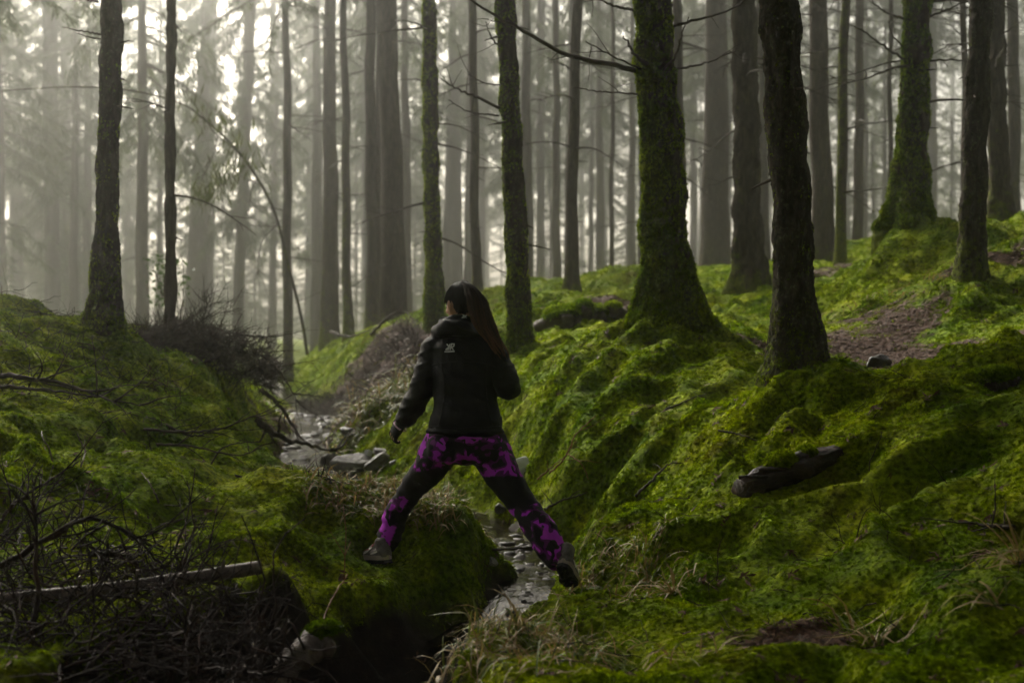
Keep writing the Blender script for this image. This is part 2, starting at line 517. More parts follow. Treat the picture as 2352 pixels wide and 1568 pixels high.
MOUNDS = [  # px, py, distance, radius, height
 (60,780,11.5,.25,.10),(160,755,13.2,.40,.12),(195,800,11.8,.20,.12),(0,800,10.5,.30,.06),(300,790,12.2,.22,.14),
 (1270,700,17,.6,.28),(1440,660,20,.8,.25),(1220,740,15,.5,.2),(1380,720,15.5,.4,.15),
 (2290,860,7.6,.34,.17),(2280,960,6.8,.4,.10),(1650,1210,6.5,.35,.10),(1250,1120,8.6,.28,.26),(1070,1100,9.2,.3,.24),(990,1180,7.7,.35,.06),
 (1060,1210,7.5,.25,.08),(800,1150,8.6,.4,.06),(1950,1300,5.6,.3,.07),(560,960,11.4,.35,.16),(500,1010,10.2,.4,.12),(720,905,18,.5,.3),(770,880,17.5,.5,.3),
 (840,945,13.4,.35,.30),(930,900,14,.4,.1),(1150,720,15.5,.3,.15),(620,1180,7.6,.5,.08),(300,1130,7.3,.4,.07)]

_a, _b = at(2120, 850, 9.3), at(1950, 815, 10.6)
FLATS = [(-.63, 7.05, .338, .17), (-.60, 6.78, .322, .13), (.265, 6.55, .315, .13), (_a.x, _a.y, None, .95), (_b.x, _b.y, None, .75)]   # trodden spots: footholds and the bare path

def cushions(x, y, seed):
    """rounded moss cushions with creases between them (0..1)"""
    ix, iy = np.floor(x), np.floor(y)
    f = np.full(x.shape, 9.0)
    for a in (-1, 0, 1):
        for b in (-1, 0, 1):
            cx_ = ix + a + .5 + .42 * _hash(ix + a, iy + b, ix * 0, seed)
            cy_ = iy + b + .5 + .42 * _hash(ix + a, iy + b, ix * 0 + 1, seed)
            f = np.minimum(f, (x - cx_) ** 2 + (y - cy_) ** 2)
    return np.sqrt(np.clip(1 - f / .62, 0, 1))

def terrain(x, y):
    x = np.asarray(x, float); y = np.asarray(y, float)
    z = base_h(x, y)
    near = np.clip(1.2 - y / 60, .35, 1)
    n = fbm(x * .9, y * .9, 0, 3, 2) * .05
    rx, ry = x * .8 + y * .35, y * .8 - x * .35           # folds run down the right-hand bank
    rid = 1 - np.abs(noise3(rx * 2.4, ry * 1.1, 0, 11) + .4 * noise3(x * 4, y * 4, 0, 12))
    n = n + (rid ** 2 - .38) * .10
    n = n + (.55 - np.abs(noise3(x * 3.2, y * 3.2, 0, 21))) * .10 + noise3(x * 11, y * 11, 0, 23) * .006
    wx, wy = x + .12 * noise3(x * 2, y * 2, 0, 81), y + .12 * noise3(x * 2, y * 2, 0, 82)
    n = n + (cushions(wx * 1.9, wy * 1.9, 9) - .6) * .085 + (cushions(wx * 4.3, wy * 4.3, 10) - .6) * .028
    far = sstep(14, 30, y)
    n = n * (1 - far * .3) + far * fbm(x * .35, y * .35, 0, 5, 2) * .14
    z = z + n * near
    for line, r, h in ROOTS:
        d = np.full(x.shape, 1e9)
        box = (x > line[:, 0].min() - 1) & (x < line[:, 0].max() + 1) & (y > line[:, 1].min() - 1) & (y < line[:, 1].max() + 1)
        if not box.any(): continue
        xb, yb = x[box], y[box]; db = np.full(xb.shape, 1e9)
        for a, b in zip(line[:-1], line[1:]):
            ab = b - a
            t = np.clip(((xb - a[0]) * ab[0] + (yb - a[1]) * ab[1]) / (ab @ ab + 1e-9), 0, 1)
            db = np.minimum(db, np.hypot(xb - a[0] - t * ab[0], yb - a[1] - t * ab[1]))
        d[box] = db
        z = z + h * np.exp(-(d / r) ** 2)
    for px, py, Y, r, h in MOUNDS:
        c = at(px, py, Y)
        z = z + h * np.exp(-(((x - c.x) ** 2 + (y - c.y) ** 2) / r ** 2) ** 1.3)
    for t in TREES:
        if t[4] < 30 and t[5][0] > .3:
            c = at(t[0], t[1], t[4])
            r = t[3] * t[4] / FPX * 1.5 + .1
            z = z + .10 * t[5][0] * np.exp(-((x - c.x) ** 2 + (y - c.y) ** 2) / r ** 2)
    for fx, fy, fz, r in FLATS:
        w = np.exp(-(((x - fx) ** 2 + (y - fy) ** 2) / r ** 2) ** 2)
        z = z * (1 - w) + (fz if fz is not None else base_h(x, y) + .02) * w
    d, lev, hw = stream_d(x, y)
    wob = noise3(x * 3.1, y * 3.1, 0, 31) * .08 + noise3(x * 8, y * 8, 0, 32) * .045
    bed = lev - .10 + noise3(x * 8, y * 8, 0, 33) * .035
    t = sstep(-.15, 1, (d + wob - hw) / np.interp(y, [4, 7.2, 8.5, 11, 16, 30], [.30, .34, .45, .65, .9, 1.4]))
    return np.where(z > bed, bed + (z - bed) * t, z), d + wob - hw, lev

def axis(segs):
    """segs: list of (from, to, step at from, step at to)"""
    out = []
    for a, b, s0, s1 in segs:
        p = a
        while p < b - 1e-6:
            out.append(p)
            p += s0 + (s1 - s0) * (p - a) / (b - a)
    out.append(segs[-1][1])
    return np.array(out)

GX = axis([(-92, -12, 6.0, .5), (-12, -3.6, .25, .05), (-3.6, 4.2, .034, .034), (4.2, 14, .05, .25), (14, 92, .5, 6.0)])
GY = axis([(-42, 2, 4.0, .3), (2, 4, .12, .03), (4, 9.5, .028, .034), (9.5, 16, .034, .08), (16, 40, .08, .3), (40, 132, .3, 3.0)])
X, Yg = np.meshgrid(GX, GY)
GZ, GD, GL = terrain(X.ravel(), Yg.ravel())
GZ = GZ.reshape(X.shape); GD = GD.reshape(X.shape)
GNX = -np.gradient(GZ, GX, axis=1)
GNY = -np.gradient(GZ, GY, axis=0)
slope = np.hypot(GNX, GNY)

def blob(px, py, Y, rx, ry):
    c = at(px, py, Y)
    return np.exp(-(((X - c.x) / rx) ** 2 + ((Yg - c.y) / ry) ** 2))
lit = sum(blob(*b) for b in [(2120,850,9.3,.85,.85),(1950,815,10.6,.7,.7),(1440,715,15.5,.7,1.6),(1880,650,18,.6,1.5),(2300,620,11.5,.6,.6),(120,775,12.3,.9,.6),
                             (860,835,18,1.2,3.0),(800,850,20,1.0,3.0),(930,850,15,.5,1.0),(430,790,14.8,1.2,.9),
                             (1800,1500,4.7,.3,.2)])
lit = sstep(.38, .95, lit + .38 * fbm(X * 3.0, Yg * 3.0, 0, 41, 4))
soil_shade = np.maximum(sstep(.14, .02, GD), sstep(1.5, 2.6, slope) * sstep(.7, .3, GD) * sstep(6.6, 6.0, Yg))
soil_shade = np.clip(soil_shade + .5 * sstep(.2, .6, fbm(X * 6, Yg * 6, 0, 43, 2)) * sstep(.4, .1, GD), 0, 1)

soil_shade = np.maximum(soil_shade, sstep(.27, .15, GZ + .05 * fbm(X * 5, Yg * 5, 0, 44, 2)) * sstep(7.1, 6.7, Yg) * (GD < 1.2))  # dark tone painted in for the shade of the undercut below the hump

nx, ny = len(GX), len(GY)
V = np.stack([X.ravel(), Yg.ravel(), GZ.ravel()], 1)
i = np.arange(ny - 1)[:, None] * nx
j = np.arange(nx - 1)[None, :]
F = np.stack([i + j, i + j + 1, i + nx + j + 1, i + nx + j], -1).reshape(-1, 4)
me = mesh_np('ground', V, F, M['ground'])
attr(me, 'litter', lit.ravel())
attr(me, 'soil_shade', soil_shade.ravel())
tag(link('ground', me), kind='structure')

def gsample(grid, x, y):
    ix = np.clip(np.searchsorted(GX, x) - 1, 0, nx - 2)
    iy = np.clip(np.searchsorted(GY, y) - 1, 0, ny - 2)
    fx = (x - GX[ix]) / (GX[ix + 1] - GX[ix]); fy = (y - GY[iy]) / (GY[iy + 1] - GY[iy])
    return (grid[iy, ix] * (1 - fx) + grid[iy, ix + 1] * fx) * (1 - fy) + (grid[iy + 1, ix] * (1 - fx) + grid[iy + 1, ix + 1] * fx) * fy

def gz(x, y):
    return float(gsample(GZ, np.array([x]), np.array([y]))[0])

def on_ground(px, py, Y, up=0.0):
    """the point of the ground below/above picture position px at distance Y"""
    x = (px - CX) / FPX * Y
    return Vector((x, Y, gz(x, Y) + up))

def ground_at(px, py, Y0=None):
    """where the line of sight through (px,py) meets the ground; falls back to distance Y0"""
    Ys = np.arange(4.0, 40, .02)
    x = (px - CX) / FPX * Ys
    hit = np.nonzero(CAMZ - (py - CY) / FPX * Ys < gsample(GZ, x, Ys))[0]
    Y = Ys[hit[0]] if len(hit) else Y0
    if Y0 is not None and (Y is None or abs(Y / Y0 - 1) > .3): Y = Y0
    return on_ground(px, 0, float(Y))

# ------------------------------------------------------------------ water
k = NT('water'); pos = k.pos()
k.col((.012, .008, .005), .08, .4)
k.b.inputs['IOR'].default_value = 1.33
rip = k.noise(k.scale(pos, (1, .45, 1)), 26, 3, .6, .6)
k.bump(rip, .6, .012)
M['water'] = k.m
L, R = [], []
tn = np.gradient(_sp[:, :2], axis=0)
tn /= np.linalg.norm(tn, axis=1)[:, None]
nn = np.stack([-tn[:, 1], tn[:, 0]], 1)
W_ = (_sw + .09)[:, None]
rows = []
for t in np.linspace(-1, 1, 7):
    p = _sp[:, :2] + nn * W_ * t
    rows.append(np.column_stack([p, _sp[:, 2] - .015]))
keep0 = int(np.argmax(_sp[:, 1] > 6.55))
_spw = _sp[keep0:]
WV = np.stack([r[keep0:] for r in rows], 1).reshape(-1, 3)
WV[:, 2] += noise3(WV[:, 0] * 6, WV[:, 1] * 6, 0, 77) * .008
a = np.arange(len(_spw) - 1)[:, None] * 7
b = np.arange(6)[None]
WF = np.stack([a + b, a + b + 1, a + 7 + b + 1, a + 7 + b], -1).reshape(-1, 4)
tag(link('stream_water', mesh_np('stream_water', WV, WF, M['water'])), kind='structure')
# ------------------------------------------------------------------ spruce trees
def make_trunk(path_fn, rad_fn, H, ztop, seg, flare, moss, seed, near):
    """bark surface round a bent axis; path_fn(z)->(x,y) offset, rad_fn(z)->radius; z from the base"""
    if near:
        zs = np.concatenate([np.linspace(-.35, 1.0, 60), np.linspace(1.03, ztop + .8, 90), np.linspace(ztop + 1.2, H, 14)])
    else:
        zs = np.concatenate([np.linspace(-.35, 1.0, 12), np.linspace(1.2, ztop + .8, 22), np.linspace(min(ztop + 1.6, H - .1), H, 8)])
    th = np.arange(seg) / seg * 2 * math.pi
    Z, T = np.meshgrid(zs, th, indexing='ij')
    zc = np.maximum(Z, 0)
    amt, fh = flare
    r0 = rad_fn(zc)
    lob = 1 + .22 * np.cos(T * 3 + seed) + .20 * np.cos(T * 5 + seed * 2.3)
    r = r0 * (1 + amt * np.exp(-zc / fh) * np.clip(lob, .25, 2.2) + .5 * amt * np.exp(-zc / (fh * .35)) * np.clip(lob - .4, 0, 2))
    ox, oy = path_fn(zc)
    cx, cy_ = np.cos(T), np.sin(T)
    if near:
        s = 9.0
        bx, by = cx * r0 * s, cy_ * r0 * s
        d = fbm(bx * 1.2, by * 1.2, Z * s * .45, seed, 3) * .022 + (1 - np.abs(fbm(bx * 3, by * 3, Z * s * 1.4, seed + 5, 2))) * .020
        d = d + noise3(bx * .45, by * .45, Z * 2.2, seed + 9) * .008
        r = r + (d - d.mean() - .006) * np.clip(r0 / .13, .6, 1.3)
    else:
        r = r * (1 + .05 * noise3(cx * 2, cy_ * 2, Z * 3, seed))
    V = np.stack([ox + cx * r, oy + cy_ * r, Z], -1).reshape(-1, 3)
    n = len(zs)
    i = np.arange(n - 1)[:, None] * seg
    j = np.arange(seg)[None]
    kk = (j + 1) % seg
    F = np.stack([i + j, i + kk, i + seg + kk, i + seg + j], -1).reshape(-1, 4)
    me = mesh_np('trunk', V, F, M['bark'])
    side = .5 + .5 * np.cos(T - (math.pi * .95))            # moss grows thicker on the left side
    ms = moss * (.55 + .55 * side) + .45 * np.exp(-zc / .35) * (moss > .11) - .05 * np.clip(zc - 2, 0, 3)
    attr(me, 'moss', ms.ravel())
    return me

def make_branch(L, seed, twigs=5, r0=.014, sag=.12):
    r = random.Random(seed)
    n = 12
    p = [np.array([0, 0, 0.])]
    d = np.array([1, 0, -.05 + r.uniform(-.1, .25)])
    for i in range(n):
        d = d + np.array([0, r.uniform(-.10, .10), r.uniform(-.10, .10) - sag * .3 + .06 * i / n])
        d /= np.linalg.norm(d)
        p.append(p[-1] + d * L / n)
    p = np.array(p)
    parts = [tube(p, np.linspace(r0, .003, n + 1), 6)]
    for q in range(twigs):
        i = r.randint(3, n - 1)
        s = r.choice((-1, 1))
        dd = np.array([.7, s * r.uniform(.3, .8), r.uniform(-.5, .3)])
        dd /= np.linalg.norm(dd)
        l = L * r.uniform(.12, .35)
        tp = [p[i]]
        for _ in range(5):
            dd = dd + np.array([r.uniform(-.15, .15), r.uniform(-.15, .15), r.uniform(-.2, .15)])
            dd /= np.linalg.norm(dd)
            tp.append(tp[-1] + dd * l / 5)
        parts.append(tube(np.array(tp), np.linspace(.005, .0018, 6), 4))
    v, f = join(parts)
    return mesh_np('branch', v, f, M['dead_wood'])

BR = [make_branch(random.uniform(.7, 1.5), 100 + i, random.randint(3, 8)) for i in range(9)]
STUB = [make_branch(random.uniform(.06, .22), 200 + i, 1, .011) for i in range(5)]

def make_crown(H, Lmax, nb, seed, spray=.30, per=6):
    """drooping spruce boughs, needle sprays as small pointed blades, gaps between boughs"""
    g = np.random.default_rng(seed)
    parts_v, parts_f = [], []
    off = 0
    bv = []
    P0, D, LN, WD = [], [], [], []
    for b in range(nb):
        t = (b + g.uniform(0, 1)) / nb
        h = t ** 1.1 * H
        Lb = (Lmax * (1 - t) ** .75 + .25) * g.uniform(.55, 1.15)
        az = g.uniform(0, 2 * math.pi)
        o = np.array([math.cos(az), math.sin(az), 0])
        side = np.array([-o[1], o[0], 0])
        rise = g.uniform(-.15, .2) - .25 * (1 - t)
        n = max(4, int(Lb / .16))
        s = np.linspace(0, 1, n)
        bp = o[None] * (s * Lb)[:, None]
        bp[:, 2] = h + rise * s * Lb - .28 * Lb * s ** 2 + .10 * Lb * s ** 3
        bp += side[None] * (np.sin(s * 3 + g.uniform(0, 6)) * .06 * Lb)[:, None]
        bv.append((bp, np.linspace(.022, .004, n)))
        m = max(2, int(n * .25))
        for i_ in range(m, n):
            for q in range(per):
                sgn = 1 if q % 2 else -1
                fall = g.uniform(.2, 1.3)
                d = o * g.uniform(.1, .8) + side * sgn * g.uniform(.15, .9) + np.array([0, 0, -fall])
                d /= np.linalg.norm(d)
                ln = spray * g.uniform(.6, 1.5)
                P0.append(bp[i_] + g.normal(0, .04, 3)); D.append(d); LN.append(ln); WD.append(ln * g.uniform(.09, .17))
                # fine side blades off the spray
                P0.append(bp[i_] + d * ln * .45); d2 = d + g.normal(0, .55, 3); d2 /= np.linalg.norm(d2)
                D.append(d2); LN.append(ln * .6); WD.append(ln * .09)
    P0 = np.array(P0); D = np.array(D); LN = np.array(LN); WD = np.array(WD)
    rnd = g.normal(0, 1, D.shape)
    S_ = np.cross(D, rnd); S_ /= np.linalg.norm(S_, axis=1)[:, None]
    a = P0; b_ = P0 + D * (LN * .45)[:, None] + S_ * (WD * .5)[:, None]
    c_ = P0 + D * LN[:, None]; d_ = P0 + D * (LN * .45)[:, None] - S_ * (WD * .5)[:, None]
    V = np.stack([a, b_, c_, d_], 1).reshape(-1, 3)
    q = np.arange(len(P0)) * 4
    F = np.stack([q, q + 1, q + 2, q + 3], 1)
    bt = [tube(p, r, 4, cap=False) for p, r in bv]
    BV, BF = join(bt)
    FV = np.vstack([V, BV])
    FF = np.vstack([F[:, [0, 1, 2]], F[:, [0, 2, 3]], BF + len(V)])
    me = mesh_np('crown', FV, FF, M['needle'], smooth=False)
    me.materials.append(M['dead_wood'])
    mi = np.zeros(len(me.polygons), np.int32)
    mi[2 * len(F):] = 1
    if len(me.polygons) == len(FF):
        me.polygons.foreach_set('material_index', mi)
    return me

CROWN = [make_crown(11, 1.9, 60, 300 + i, .17, 11) for i in range(4)]
CROWN_DENSE = [make_crown(11, 3.0, 240, 340 + i, .22, 11) for i in range(3)]  # fuller crowns above the frame, thickened to shade the foreground
CROWN_LOW = [make_crown(15, 2.3, 120, 320 + i, .24, 9) for i in range(3)]

def spruce(bx, by, r_mid, lean, bendz, flare, moss, crown_h, nbr, seed, label, group=None, low=False, near=False, dense=False, wide=1.0, ztop=6.0, H=19.0):
    g = random.Random(seed)
    bz = gz(bx, by)
    root = empty('spruce_tree', (bx, by, bz))
    tag(root, label, 'tree', group)
    w1, w2, p1, p2 = g.uniform(.01, .03), g.uniform(.005, .015), g.uniform(0, 6), g.uniform(0, 6)
    lx = lean
    ly = g.uniform(-.02, .02)
    wob = min(r_mid * .5, .007 if near else .022)
    def path(z):
        z = np.asarray(z, float)
        zz = np.where(z < bendz, z, bendz + (z - bendz) * .35)
        s = np.clip(z / 1.0, 0, 1)
        return (lx * zz + wob * np.sin(z * 1.3 + p1) * s * .6 + wob * .5 * np.sin(z * 3.1 + p2) * s,
                ly * zz + wob * np.sin(z * 1.1 + p2) * s * .6)
    def rad(z):
        return r_mid * np.clip(1.10 - .055 * np.asarray(z), 0.10, 2) if H < 30 else r_mid
    seg = 40 if near else 14
    me = make_trunk(path, rad, H, ztop, seg, flare, moss, seed, near)
    link('trunk', me, root)
    ox, oy = path(np.array(crown_h))
    cs = g.uniform(.85, 1.15)
    link('crown', g.choice(CROWN_LOW if low else CROWN_DENSE if dense else CROWN), root, (float(ox), float(oy), crown_h), (0, 0, g.uniform(0, 6.28)),
         (cs * wide, cs * wide, max(.5, (H - crown_h + .6) / (15 if low else 11))))
    for q in range(nbr):
        h = g.uniform(.9, min(crown_h, ztop + .5))
        ox, oy = path(np.array(h))
        az = g.uniform(0, 6.28)
        stub = g.random() < (.25 if h > 1.8 else .7) or (near and by < 13)
        o = link('branch', g.choice(STUB if stub else BR), root,
                 (float(ox) + math.cos(az) * r_mid * .7, float(oy) + math.sin(az) * r_mid * .7, h),
                 (g.uniform(-.3, .3), g.uniform(-.15, .25), az), g.uniform(.75, 1.25))
    return root, path, rad

ROOT = {}
for n_, (px, py, ptop, w, Y, fl, ms, ch, nb, label) in enumerate(TREES):
    b = at(px, py, Y)
    r = w * Y / FPX / 2
    z0 = gz(b.x, Y)
    zt = CAMZ + CY / FPX * Y
    lean = ((ptop - px) / FPX * Y) / (zt - z0)
    r_, pf, rf = spruce(b.x, Y, r / (1.10 - .055 * (zt - z0) * .5), lean, zt - z0, fl, ms, (7.6 if n_ in (0, 1) else 6.2 if n_ in (3, 4, 7) else ch + (2.0 if 9 < Y < 20 else 0)), int(nb * (1.8 if 13 < Y < 40 else 1)), 500 + n_, label,
           low=(ch < 7 and Y > 18), near=Y < 18, dense=(Y < 8.5 or n_ in (0, 1, 3, 4, 7)), ztop=zt - z0, H=random.uniform(17, 21) if Y < 35 else random.uniform(24, 32))
    ROOT[n_] = (r_, pf, rf)

def branch_between(root, pts3, r0, r1, seed, twigs=6, mat='dead_wood', tl=.25):
    """one bare branch through given world points, with twigs"""
    g = random.Random(seed)
    p = smooth_path([Vector(q) - root.location for q in pts3], 22)
    p[3:-1] += np.array([[g.uniform(-1, 1) * r0 * .6 for _ in range(3)] for _ in range(len(p) - 4)])
    parts = [tube(p, np.linspace(r0, r1, len(p)), 7)]
    for q in range(twigs):
        i = g.randint(5, len(p) - 2)
        t = p[i] - p[i - 1]; t /= np.linalg.norm(t)
        d = t * .7 + np.array([g.uniform(-.6, .6) for _ in range(3)])
        d /= np.linalg.norm(d)
        tp = [p[i]]
        l = tl * g.uniform(.4, 1.3)
        for _ in range(5):
            d = d + np.array([g.uniform(-.25, .25) for _ in range(3)]); d /= np.linalg.norm(d)
            tp.append(tp[-1] + d * l / 5)
        parts.append(tube(np.array(tp), np.linspace(max(r1, .004), .0015, 6), 5))
    v, f = join(parts)
    return link('branch', mesh_np('branch', v, f, M[mat]), root)

t5 = ROOT[4][0]
for q, (pl, r0, tw) in enumerate([
    ([(1475,165,10.5),(1400,150,10.3),(1310,128,10.1),(1230,85,9.9),(1160,45,9.7),(1075,0,9.5),(1020,-40,9.4)], .022, 5),
    ([(1475,218,10.5),(1420,213,10.3),(1370,210,10.2),(1330,203,10.1)], .008, 2),
    ([(1490,150,10.4),(1462,130,10.2),(1445,105,10.1),(1432,82,10.0)], .016, 0),
    ([(1520,165,10.4),(1550,130,10.2),(1565,80,10.1),(1582,40,10.0)], .012, 0),
    ([(1545,60,10.5),(1620,40,10.4),(1700,10,10.2),(1740,-30,10.1)], .012, 5),
    ([(1545,160,10.5),(1600,150,10.3),(1660,130,10.1),(1690,118,10.0)], .010, 4),
    ([(1460,25,10.5),(1400,10,10.3),(1340,-20,10.1)], .012, 3),
    ([(1480,10,10.4),(1455,-20,10.2),(1430,-60,10.1)], .014, 2),
    ([(1475,160,10.4),(1420,135,10.2),(1380,115,10.2),(1345,95,10.1)], .008, 3)]):
    branch_between(t5, [at(*p) for p in pl], r0, .004, 900 + q, tw)
t4 = ROOT[3][0]
for q, (pl, r0) in enumerate([
    ([(1146,248,12.5),(1090,222,12.3),(1050,205,12.1),(1010,178,12.0)], .015),
    ([(1146,266,12.5),(1080,258,12.3),(1030,230,12.1)], .009),
    ([(1150,110,12.5),(1128,85,12.3),(1115,50,12.2)], .009),
    ([(1150,196,12.5),(1110,190,12.4),(1075,170,12.3)], .007)]):
    branch_between(t4, [at(*p) for p in pl], r0, .004, 930 + q, 3)
t8 = ROOT[7][0]
for q, (pl, r0) in enumerate([
    ([(2080,45,14),(2030,25,13.8),(1990,-10,13.6)], .016),
    ([(2080,140,14),(2030,105,13.7),(1980,70,13.5),(1955,60,13.4)], .014),
    ([(2130,40,14),(2180,20,13.8),(2230,0,13.6)], .014),
    ([(2130,140,14),(2200,138,13.9),(2260,150,13.7)], .012),
    ([(2075,110,14),(2050,80,13.8),(2040,50,13.7)], .010)]):
    branch_between(t8, [at(*p) for p in pl], r0, .004, 950 + q, 4)
t1 = ROOT[0][0]
for q, (pl, r0) in enumerate([
    ([(232,80,11),(190,72,10.9),(143,62,10.8)], .009),
    ([(232,90,11),(200,85,10.9),(178,76,10.9)], .007),
    ([(272,100,11),(290,95,10.9),(308,96,10.9)], .008),
    ([(225,5,11),(205,2,10.9),(190,-2,10.8)], .010)]):
    branch_between(t1, [at(*p) for p in pl], r0, .003, 970 + q, 0)

# trees further back that close the wood, and unseen ones added outside the frame to shade the ground
placed = [(at(t[0], t[1], t[4]).x, t[4]) for t in TREES]
def free(x, y, dmin):
    return all((x - a) ** 2 + (y - b) ** 2 > dmin ** 2 for a, b in placed)
cnt = 0
g = random.Random(5)
def bright_gap(x, y):
    px = CX + x / y * FPX
    return abs(px - 525) < 26 + 1.5 / y * FPX or abs(px - 1428) < 6 + .8 / y * FPX
_stop = set('on with directly just right left rising in behind leaning near half at beside between mostly against touching standing hidden squeezed cut close above and from'.split())
def short_name(label):
    w = []
    for t in label.replace(',', '').split():
        if t in _stop and len(w) > 1: break
        w.append(t)
    return ' '.join(w[:5])
def far_label(x, y):
    px = CX + x / y * FPX
    t = min(TREES, key=lambda q: abs((q[0] + q[2]) / 2 - px))
    d = px - (t[0] + t[2]) / 2
    where = 'just left of' if d < -t[3] * .5 else 'just right of' if d > t[3] * .5 else 'straight behind'
    return 'faint far spruce in the mist ' + where + ' the ' + short_name(t[9])
tries = 0
while cnt < 150 and tries < 4000:
    tries += 1
    y = g.uniform(50, 125)
    x = g.uniform(-.44, .44) * y
    if bright_gap(x, y) or not free(x, y, 2.7): continue
    if 380 < CX + x / y * FPX < 760 and g.random() < .55: continue      # the wood is thinner towards the light
    placed.append((x, y)); cnt += 1
    left = x < 0
    spruce(x, y, g.uniform(.10, .22), g.uniform(-.015, .015), 8, (.2, .4), .08, g.uniform(6.5, 13), 2, 2000 + cnt,
           far_label(x, y),
           'distant spruces in the mist', low=True, ztop=8, H=g.uniform(24, 33))
cnt = 0; tries = 0
while cnt < 44 and tries < 4000:
    tries += 1
    y = g.uniform(66, 124); x = g.uniform(-.40, .40) * y
    px = CX + x / y * FPX
    if (px < 430 and g.random() < .6) or not free(x, y, 2.0): continue
    placed.append((x, y)); cnt += 1
    spruce(x, y, g.uniform(.07, .11), g.uniform(-.02, .02), 8, (.2, .4), .08, g.uniform(.6, 1.4), 0, 2600 + cnt,
           far_label(x, y).replace('faint far spruce', 'low bushy young spruce'), 'young spruces deep in the mist', low=True, ztop=4, H=g.uniform(6, 10))
for q, (x, y) in enumerate([(2.7, 1.5), (-2.5, 1.8), (.3, -2.2), (3.4, 4.2), (-3.4, 4.8), (4.6, 6.6), (-4.6, 7.4), (-1.9, -1.2), (2.2, -1.4), (5.6, 3.0), (-5.4, 3.4), (-8.4, 20.5), (-9.6, 25)]):  # unseen dense spruces added to keep light off the near ground and left bank
    placed.append((x, y))
    spruce(x, y, g.uniform(.12, .20), g.uniform(-.02, .02), 8, (.4, .4), .2, 5.6 if y < 10 else 7.5, 3, 2900 + q,
           'unseen tall spruce added beyond the view to shade the ground', 'unseen spruces added for shade', dense=True, wide=1.35 if y < 10 else 1.0, ztop=7, H=g.uniform(17, 21))
cnt = 0; tries = 0  # ring of unseen spruces added to block light from the sides and behind
while cnt < 54 and tries < 9000:
    tries += 1
    y = g.uniform(-20, 34); x = g.uniform(-20, 20)
    if abs(x) < .40 * max(y, 0) + 1.9: continue
    if y < 3 and abs(x) < 1.4 and y > -3.5: continue
    if not free(x, y, 2.3): continue
    placed.append((x, y)); cnt += 1
    behind = y < 3.5
    spruce(x, y, g.uniform(.12, .20), g.uniform(-.02, .02), 8, (.4, .4), .2, g.uniform(1.6, 3.0) if behind else g.uniform(6, 9), 3, 3000 + cnt,
           'unseen tall spruce added beyond the view to shade the ground', 'unseen spruces added for shade', low=behind, dense=y < 5, ztop=7, H=g.uniform(17, 21))
# ------------------------------------------------------------------ moss carpet
def tuft_mesh(seed, n=15):
    g = np.random.default_rng(seed)
    vs, fs = [], []
    for q in range(n):
        az = g.uniform(0, 6.283); el = g.uniform(.15, 1.35)
        d = np.array([math.cos(az) * math.cos(el), math.sin(az) * math.cos(el), math.sin(el)])
        s = np.cross(d, g.normal(0, 1, 3)); s /= np.linalg.norm(s)
        p = np.array([g.uniform(-.35, .35), g.uniform(-.35, .35), -.25])
        l, w = g.uniform(.6, 1.15), g.uniform(.11, .20)
        o = len(vs)
        vs += [p, p + d * l * .55 + s * w, p + d * l + np.array([0, 0, -.12]), p + d * l * .55 - s * w]
        fs += [(o, o + 1, o + 2), (o, o + 2, o + 3)]
    return mesh_np('moss_tuft', np.array(vs), np.array(fs), M['moss'], smooth=False)

def gn_scatter(host, protos):
    """instance the prototype meshes on the host's points, using its rot / scl / pick attributes"""
    ng = bpy.data.node_groups.new('scatter', 'GeometryNodeTree')
    ng.interface.new_socket('Geometry', in_out='INPUT', socket_type='NodeSocketGeometry')
    ng.interface.new_socket('Geometry', in_out='OUTPUT', socket_type='NodeSocketGeometry')
    N = ng.nodes; Lk = ng.links
    gi, go = N.new('NodeGroupInput'), N.new('NodeGroupOutput')
    geo = N.new('GeometryNodeGeometryToInstance')
    for p in protos:
        oi = N.new('GeometryNodeObjectInfo')
        oi.inputs['Object'].default_value = p
        Lk.new(oi.outputs['Geometry'], geo.inputs[0])
    iop = N.new('GeometryNodeInstanceOnPoints')
    iop.inputs['Pick Instance'].default_value = True
    def named(nm, t):
        a = N.new('GeometryNodeInputNamedAttribute'); a.data_type = t
        a.inputs[0].default_value = nm
        return a.outputs[0]
    Lk.new(gi.outputs[0], iop.inputs['Points'])
    Lk.new(geo.outputs[0], iop.inputs['Instance'])
    e2r = N.new('FunctionNodeEulerToRotation')
    Lk.new(named('rot', 'FLOAT_VECTOR'), e2r.inputs[0])
    Lk.new(e2r.outputs[0], iop.inputs['Rotation'])
    Lk.new(named('scl', 'FLOAT_VECTOR'), iop.inputs['Scale'])
    Lk.new(named('pick', 'INT'), iop.inputs['Instance Index'])
    Lk.new(iop.outputs[0], go.inputs[0])
    md = host.modifiers.new('scatter', 'NODES')
    md.node_group = ng

def points_object(name, P, rot, scl, pick, parent=None):
    me = bpy.data.meshes.new(name)
    me.vertices.add(len(P))
    me.vertices.foreach_set('co', np.asarray(P, np.float32).ravel())
    for nm, a in (('rot', rot), ('scl', scl)):
        at_ = me.attributes.new(nm, 'FLOAT_VECTOR', 'POINT')
        at_.data.foreach_set('vector', np.asarray(a, np.float32).ravel())
    at_ = me.attributes.new('pick', 'INT', 'POINT')
    at_.data.foreach_set('value', np.asarray(pick, np.int32))
    return link(name, me, parent)

